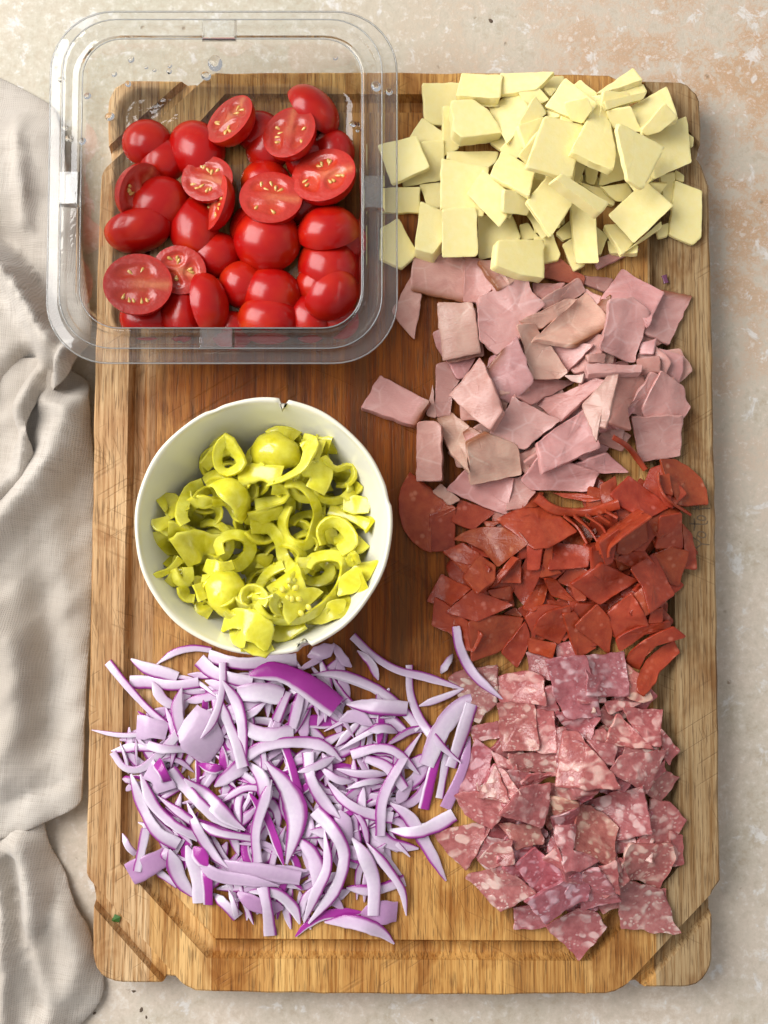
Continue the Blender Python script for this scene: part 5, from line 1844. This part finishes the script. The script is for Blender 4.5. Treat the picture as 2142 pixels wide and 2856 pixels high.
# ------------------------------------------------------------------ halved tomatoes
def tomato(c, a, b, kind, n, ang, L=None, sh=None, fill=False, pct=84, scar=0, zoff=0.0):
    kp = .6329 * U
    a, b = a * kp * 1.05, b * kp * 1.05
    d = b * random.uniform(.86, .98)
    M, N = 12, 40
    V = []
    for i in range(M + 1):
        ph = i / M * math.pi / 2
        for k in range(N):
            t = k / N * 2 * math.pi
            r = math.cos(ph) ** .92
            V.append((a * r * math.cos(t), b * r * math.sin(t), -d * math.sin(ph)))
    V = np.array(V)
    F = [(i * N + k, (i + 1) * N + k, (i + 1) * N + (k + 1) % N, i * N + (k + 1) % N) for i in range(M) for k in range(N)]
    mtx = drop(V, n, ang, pts('%f %f' % c, 'c1')[0], pct=pct, zoff=zoff)
    C = np.ones((len(V), 3))
    g = np.clip((V[:, 0] / a) * random.choice((-1, 1)) * .9 - .25, 0, 1)[:, None] * random.uniform(.2, .9)
    C = C * (1 - g) + np.array([1.12, 5.0, 1.2]) * g
    ob = mesh_obj('tomato_half', V, F, 'tomato_skin', C)
    ob.matrix_world = mtx
    tag(ob, cat='tomato')
    # cut face with two seed chambers and a pale core
    R = 16
    W = [(0, 0, 0)]; CC = []
    flesh = np.array([.46, .030, .018]); core = np.array([.62, .20, .085]); gel = np.array([.50, .040, .014]); rim = np.array([.50, .018, .010])

    three = random.random() < .45; rot_l = random.uniform(0, 6.28); ftone = random.uniform(.78, 1.12); corew = random.uniform(.6, 1.1); wig = random.uniform(0, 6)
    lobes = [(rot_l + 2.094 * q, .44) for q in range(3)]

    def face_at(x, y):
        r = math.hypot(x, y)
        lo = 0.0
        for sgn in (-1, 1):
            dx, dy = x + .08, y * sgn - .42 + .18 * x * x
            q = (dx / .56) ** 2 + (dy / .26) ** 2 + .25 * math.sin(7 * x + 3 * sgn)
            lo = max(lo, min(1, max(0, (1.15 - q) / .5)))
        if three:
            lo = 0.0
            for (la, lr) in lobes:
                ux, uy = x * math.cos(la) + y * math.sin(la), -x * math.sin(la) + y * math.cos(la)
                q = ((ux - lr) / .27) ** 2 + (uy / (.34 + .25 * ux)) ** 2 + .2 * math.sin(8 * uy + wig)
                lo = max(lo, min(1, max(0, (1.15 - q) / .5)))
        else:
            lo *= .8 + .2 * math.sin(9 * x + wig)
        co = max(math.exp(-((y / .13) ** 2)) * min(1, max(0, (x + .15) / .5)), .8 * math.exp(-(((x - .1) / .34) ** 2 + (y / .2) ** 2))) * .9 * (1 + .25 * math.sin(23 * math.atan2(y, x - .1)))
        co = min(1, max(0, co * corew))
        col = flesh * (1 - lo) + gel * lo
        col = col * (1 - co) + core * co
        col = col * ftone
        e = min(1, max(0, (r - .88) / .1))
        col = col * (1 - e) + rim * e
        return -.0011 * lo + .0004 * (1 - r * r), col
    z0, c0 = face_at(0, 0); W = [(0, 0, z0)]; CC = [c0]
    for i in range(1, R + 1):
        for k in range(N):
            t = k / N * 2 * math.pi
            x, y = i / R * math.cos(t), i / R * math.sin(t)
            z, col = face_at(x, y)
            W.append((a * x, b * y, z if i < R else 0)); CC.append(col)
    FF = [(0, 1 + k, 1 + (k + 1) % N) for k in range(N)]
    for i in range(R - 1):
        for k in range(N):
            q = (k + 1) % N
            FF.append((1 + i * N + k, 1 + (i + 1) * N + k, 1 + (i + 1) * N + q, 1 + i * N + q))
    cf = mesh_obj('cut_face', W, FF, 'tomato_flesh', np.array(CC))
    cf.parent = ob
    if kind == 'cut':
        global TSEED
        for sgn in ((-1, 0, 1) if three else (-1, 1)):
            ns = random.randint(2, 4 if three else 5)
            for k in range(ns):
                x = -.5 + .85 * (k + random.uniform(.2, .8)) / ns; y = sgn * (.44 - .25 * x * x + random.uniform(-.12, .12))
                if three:
                    la = lobes[sgn + 1][0] + random.uniform(-.4, .4); lr = random.uniform(.32, .6)
                    x, y = lr * math.cos(la), lr * math.sin(la)
                if TSEED is None:
                    SV = []; SF = []
                    for i in range(7):
                        for q in range(8):
                            ph = i / 6 * math.pi; t = q / 8 * 2 * math.pi
                            rr = math.sin(ph) * (.62 + .38 * math.cos(ph))
                            SV.append((.0017 * math.cos(ph), .00095 * rr * math.cos(t) * 1.25, .0008 * rr * math.sin(t) * 1.25))
                    for i in range(6):
                        for q in range(8):
                            SF.append((i * 8 + q, (i + 1) * 8 + q, (i + 1) * 8 + (q + 1) % 8, i * 8 + (q + 1) % 8))
                    so = mesh_obj('seed', SV, SF, 'tomato_seed'); TSEED = so.data
                else:
                    so = bpy.data.objects.new('seed', TSEED); COL.objects.link(so)
                so.parent = cf
                so.location = (a * x, b * y, -.0007)
                so.rotation_euler = (0, random.uniform(-.3, .3), math.atan2(y, x) + random.uniform(-.7, .7))
    if scar:
        SV = [(0, 0, .0003)] + [(.0015 * math.cos(t) * random.uniform(.8, 1.2), .0015 * math.sin(t) * random.uniform(.8, 1.2), 0) for t in np.linspace(0, 6.28, 9)[:-1]]
        so = mesh_obj('stem_scar', SV, [(0, 1 + k, 1 + (k + 1) % 8) for k in range(8)], 'tomato_scar')
        so.parent = ob
        ph = .18
        nrm = Vector((1, 0, -.12)).normalized()
        so.matrix_local = Matrix.Translation((a * math.cos(ph) ** .92 * 1.012, 0, -d * math.sin(ph))) @ nrm.to_track_quat('Z', 'Y').to_matrix().to_4x4()
    note('tomato', ob, math.pi * a * b / U / U, L, sh, 'cut side up' if kind == 'cut' else 'skin side up', fill)
    return ob


TSEED = None
DN = (0, 0, -1)
for c in ((560, 700), (800, 640), (1020, 640), (1200, 700), (520, 1000), (720, 1150), (950, 1000), (1130, 1050), (1250, 1250), (560, 1290), (800, 1330), (1000, 1330), (1180, 1390), (700, 860), (1180, 880)):
    tomato(c, 108, 98, 'skin', (random.uniform(-.3, .3), random.uniform(-.3, .3), -1), random.uniform(0, 3), fill=True)
tomato((985, 575), 105, 95, 'skin', (.1, .1, -1), .5, 'deep lying tomato half in the shade between two cut ones', 'deep shaded tomato')
tomato((1310, 660), 100, 92, 'skin', (.2, 0, -1), 1.2)
tomato((1375, 1060), 90, 85, 'skin', (.3, 0, -1), 1.3)
tomato((480, 1400), 115, 95, 'skin', (0, .2, -1), 0.2, 'tomato skin showing beneath the largest seeded half')
tomato((860, 1450), 95, 85, 'skin', DN, .2)
tomato((1200, 1400), 110, 95, 'skin', (.3, .1, -.9), 1.0)
tomato((1330, 1395), 95, 85, 'skin', DN, .8)
tomato((780, 1115), 120, 100, 'skin', (0, .1, -1), -.2, 'dark tomato half with a stem scar deep in the middle', 'deep scarred tomato', scar=1)
tomato((640, 1200), 112, 100, 'cut', (0, .1, 1), .3, 'dark cut tomato face lying deep beside the largest seeded half')
tomato((905, 1245), 105, 100, 'skin', (0, .1, -1), .8)
tomato((485, 620), 110, 104, 'skin', (.1, .25, -1), .3, 'round tomato half at the top left of the tomatoes', 'top left tomato')
tomato((1225, 485), 132, 98, 'skin', (-.55, .45, -.6), .55, 'wedge like tomato half furthest into the top right corner', 'top right wedge')
tomato((860, 535), 122, 108, 'cut', (-.45, -.35, .8), -1.05, 'cut tomato half with yellow seeds at the top middle', 'top seeded half')
tomato((1120, 595), 125, 116, 'cut', (-.28, -.28, .9), -1.5, 'glistening cut tomato half with a pale yellow core', 'glistening cut half')
tomato((450, 850), 125, 112, 'cut', (.75, .35, .55), -1.2, 'tomato half tipped over so only a rim of its flesh shows', 'tipped rim half')
tomato((760, 800), 110, 104, 'cut', (-.1, -.2, 1), .3, 'shaded violet cut tomato face in the middle', 'violet cut face')
tomato((1010, 795), 108, 100, 'skin', (0, .25, -1), .2)
tomato((1270, 785), 138, 130, 'cut', (-.22, -.3, .92), -.1, 'large cut tomato with seeds and a green stem end', 'large right cut half', scar=1)
tomato((705, 650), 142, 118, 'skin', (.12, .3, -.95), 1.0, 'big smooth tomato half beside the round top left one', 'big smooth tomato')
tomato((525, 890), 148, 124, 'skin', (.1, .35, -.9), -.3, 'tomato half with a shining wet drop on its skin', 'wet drop tomato')
tomato((800, 895), 122, 92, 'cut', (-.72, -.15, .62), -1.3, 'narrow slanting cut tomato face at the centre', 'narrow cut face')
tomato((450, 1025), 145, 105, 'skin', (-.15, -.75, -.5), -.3, 'tomato half pointing its sharp edge at the left wall', 'pointed left tomato')
tomato((1040, 885), 132, 122, 'cut', (0, -.25, .95), .1, 'cut tomato with a row of seeds behind the roundest half', 'seed row half')
tomato((690, 1000), 145, 108, 'skin', (.2, .1, -.95), 1.25, 'upright oval tomato half with a stem scar on its lower side', 'oval scarred tomato', scar=1)
tomato((1290, 1010), 135, 118, 'skin', (.1, .65, -.75), -.15, 'tomato half with a cut lower edge at the right wall', 'right cut edge tomato')
tomato((1290, 1170), 145, 130, 'skin', (.1, .1, -1), .9, 'dark tomato half with a pale bruised patch of skin', 'bruised tomato')
tomato((460, 1265), 142, 132, 'cut', (.08, -.12, .98), 0.0, 'largest seeded tomato half, cut side up at the lower left', 'largest seeded half', pct=90)
tomato((1035, 1290), 130, 120, 'skin', DN, .3, 'glossy round tomato half between the roundest and the lowest', 'glossy round tomato')
tomato((640, 1375), 125, 92, 'skin', (.3, 0, -.95), 1.6, 'orange red tomato half with a stem scar at the lower wall', 'orange red tomato', scar=1)
tomato((1015, 1045), 146, 142, 'skin', (.05, .12, -1), .4, 'roundest and biggest tomato half near the centre right', 'roundest tomato', pct=92)
tomato((770, 1340), 135, 100, 'skin', (-.75, .1, -.45), 1.35, 'tomato half standing on its cut edge near the lower wall', 'standing tomato')
tomato((1305, 1310), 122, 108, 'skin', (-.42, -.62, -.45), -.5, 'bright small tomato half in the lower right corner', 'lower right tomato', pct=92)
tomato((1020, 1400), 132, 108, 'skin', (0, .1, -1), .05, 'lowest tomato half, pressed against the lower wall', 'lowest tomato', pct=90)


# ------------------------------------------------------------------ droplets, herb, crumbs
def droplet(x, y, r, z, label=None):
    V = []; F = []
    for i in range(6):
        ph = i / 5 * math.pi / 2
        for k in range(12):
            t = k / 12 * 2 * math.pi
            V.append((r * math.cos(ph) * math.cos(t) * 1.15, r * math.cos(ph) * math.sin(t), r * .34 * math.sin(ph)))
    for i in range(5):
        for k in range(12):
            q = (k + 1) % 12
            F.append((i * 12 + k, i * 12 + q, (i + 1) * 12 + q, (i + 1) * 12 + k))
    F.append(tuple(range(12))[::-1])
    p = unproj([x], [y], [z])[0]
    o = mesh_obj('water_droplet', V, F, 'water')
    o.location = p
    o.rotation_euler = (0, 0, random.uniform(0, 3))
    tag(o, label, 'droplet', 'droplets on the container')


rimz = ZB + .0372
flz = ZB + .0016
for (x, y, r, z, where) in [(1049, 241, .0022, ZB + .0416, 'largest water droplet on the container rim near the cheese'), (1085, 256, .0016, rimz + .0006, 'droplet just outside the largest rim droplet, near the cheese'), (183, 357, .0013, rimz, 'upper of two droplets in the rim channel above the napkin'), (193, 386, .0017, rimz, 'lower of two droplets in the rim channel above the napkin'), (172, 222, .0014, rimz + .0005, 'droplet on the outer flange above the napkin top'), (230, 394, .0016, ZB + .0417, 'droplet on the inner rim edge beside the napkin'), (244, 268, .0015, ZB + .0417, 'highest droplet on the inner rim edge of the napkin side'),
                            (366, 166, .0016, flz, 'droplet on the bare container floor nearest its far corner'), (319, 207, .0013, flz, 'droplet on the container floor just off the board corner'), (357, 234, .0015, flz, 'droplet on the container floor touching the rounded board corner'), (408, 188, .0009, flz, 'first of two tiny droplets on the floor above the corner slot'), (431, 196, .0009, flz, 'second of two tiny droplets on the floor above the corner slot'), (474, 184, .0011, flz, 'upper one of a close pair of droplets by the corner slot'), (472, 199, .0013, flz, 'lower one of a close pair of droplets by the corner slot'), (306, 325, .0021, flz, 'big droplet on the container floor beside the top left tomato'), (600, 177, .0036, flz, 'widest flat water drop on the floor at the far wall'), (575, 212, .0022, flz, 'water drop just below the widest flat drop'), (985, 345, .0016, flz, 'upper droplet beside the large cut tomato near the cheese'), (1000, 362, .0014, flz, 'lower droplet beside the large cut tomato near the cheese'), (936, 162, .0011, flz, 'lone tiny droplet on the floor at the far cheese side')]:
    droplet(x, y, r, z, where)

V = [(-.0022, -.0012, 0), (.0016, -.0018, 0), (.0024, .0010, .0004), (-.0004, .0022, .0003), (0, 0, .0009)]
hb = mesh_obj('herb_scrap', V, [(0, 1, 4), (1, 2, 4), (2, 3, 4), (3, 0, 4)], 'herb', smooth=False)
hb.location = unproj([323], [2562], [ZB - .0046])[0]
tag(hb, 'small green herb scrap caught in the lower left corner slot', 'herb')
for i, (x, y, s, lab) in enumerate([(373, 2764, .0011, 'dark curled fleck on the table below the rounded board corner'), (264, 2826, .0010, 'dark fleck on the table next to the napkin tip'), (395, 2816, .0013, 'round brown crumb on the bare table below the board'), (408, 2837, .0008, 'smallest brown crumb near the bottom edge of the table'), (1369, 59, .0014, 'dark grey fleck on the table above the cheese')]):
    m = 7
    V = [(0, 0, s * .5)] + [(s * math.cos(t) * random.uniform(.6, 1.3), s * .6 * math.sin(t) * random.uniform(.6, 1.3), .0001) for t in np.linspace(0, 6.28, m + 1)[:-1]]
    o = mesh_obj('crumb', V, [(0, 1 + k, 1 + (k + 1) % m) for k in range(m)], 'crumb')
    o.location = unproj([x], [y], [0.0])[0]
    o.rotation_euler = (0, 0, .6 * i)
    tag(o, lab, 'crumb')

# ------------------------------------------------------------------ drop what nothing shows, then label every piece
bpy.context.view_layer.update()
dg = bpy.context.evaluated_depsgraph_get()
ALLC = {c.name for o in SC.objects if o.get('label', '').startswith('clear square') for c in o.children}


def seen_share(ob, nmax=16):
    me = ob.data
    n = len(me.vertices)
    co = np.zeros(n * 3); me.vertices.foreach_get('co', co)
    mw = np.array(ob.matrix_world)
    W = co.reshape(-1, 3) @ mw[:3, :3].T + mw[:3, 3]
    idx = np.linspace(0, n - 1, min(n, nmax)).astype(int)
    hit = 0
    for i in idx:
        d = Vector(W[i] - CAM); L_ = d.length; d.normalize()
        org = Vector(CAM)
        for hop in range(5):
            ok, loc, nn, fi, o2, mx = SC.ray_cast(dg, org, d)
            if not ok:
                break
            if o2.name in ALLC or o2.name.startswith('water_droplet'):
                org = loc + d * 1e-5
                continue
            if o2 == ob or o2.parent == ob or (loc - Vector(CAM)).length > L_ - 2e-4:
                hit += 1
            break
    return hit / len(idx)


kept = []
for it in ITEMS:
    it['seen'] = seen_share(it['ob'], 40 if it['fill'] else 14)
    if (it['fill'] and it['seen'] < (.07 if it['kind'] == 'onion' else .03)) or it['seen'] == 0:
        for ch in list(it['ob'].children):
            bpy.data.objects.remove(ch)
        bpy.data.objects.remove(it['ob'])
    else:
        kept.append(it)
ITEMS = kept

NOUN = {'cheese': 'cheese slice', 'ham': 'ham piece', 'pepperoni': 'pepperoni piece', 'salami': 'salami piece', 'onion': 'onion strip', 'pepper': 'pepper piece', 'tomato': 'tomato half'}
GROUP = {'cheese': 'cheese slices heaped on the board', 'ham': 'ham pieces heaped on the board', 'pepperoni': 'pepperoni pieces heaped on the board', 'salami': 'salami pieces heaped on the board',
         'onion': 'red onion strips heaped on the board', 'pepper': 'sliced peppers in the bowl', 'tomato': 'halved tomatoes in the container'}
used = {it['L'] for it in ITEMS if it['L']}
for kind in NOUN:
    land = [it for it in ITEMS if it['s'] and it['kind'] == kind]
    areas = np.array([it['area'] for it in ITEMS if it['kind'] == kind])
    lo_a, hi_a = np.percentile(areas, [30, 75])
    for it in sorted([q for q in ITEMS if q['kind'] == kind], key=lambda q: -q['area']):
        it['ob']['group'] = GROUP[kind]
        if it['L']:
            it['ob']['label'] = it['L']; continue
        size = 'small' if it['area'] < lo_a else ('large' if it['area'] > hi_a else '')
        adj = 'half hidden' if it['seen'] < .17 else ''
        head = ' '.join(w for w in (size, adj, it['shape'], NOUN[kind]) if w)
        near = sorted(land, key=lambda q: np.hypot(*(q['px'] - it['px'])))[:5]

        def rel(q):
            d = it['px'] - q['px']
            if abs(d[0]) > abs(d[1]) * 1.9:
                return 'just right of the ' + q['s'] if d[0] > 0 else 'just left of the ' + q['s']
            if abs(d[1]) > abs(d[0]) * 1.9:
                return 'just below the ' + q['s'] if d[1] > 0 else 'just above the ' + q['s']
            return ('below' if d[1] > 0 else 'above') + (' and right of the ' if d[0] > 0 else ' and left of the ') + q['s']
        cands = []
        d0, d1 = near[0]['px'] - it['px'], near[1]['px'] - it['px']
        cs = d0 @ d1 / max(np.linalg.norm(d0) * np.linalg.norm(d1), 1e-6)
        if cs < -.4:
            cands.append(head + ' between the ' + near[0]['s'] + ' and the ' + near[1]['s'])
        cands.append(head + ' ' + rel(near[0]))
        for q in near[1:]:
            cands.append(head + ' ' + rel(q))
        for q in near[1:4]:
            cands.append(head + ' between the ' + near[0]['s'] + ' and the ' + q['s'])
        base = ' '.join(w for w in (it['shape'], NOUN[kind]) if w)
        for q in near:
            cands.append(base + ' ' + rel(q))
        lab = next((c for c in cands if c not in used and len(c.split()) <= 16), None)
        if lab is None:
            lab = cands[0] + ', deeper'
        used.add(lab)
        it['L'] = lab
        it['ob']['label'] = lab
print('PIECES', {k: sum(1 for i in ITEMS if i['kind'] == k) for k in NOUN}, 'unseen', [(i['kind'], i['L'][:40]) for i in ITEMS if i['seen'] < .02])
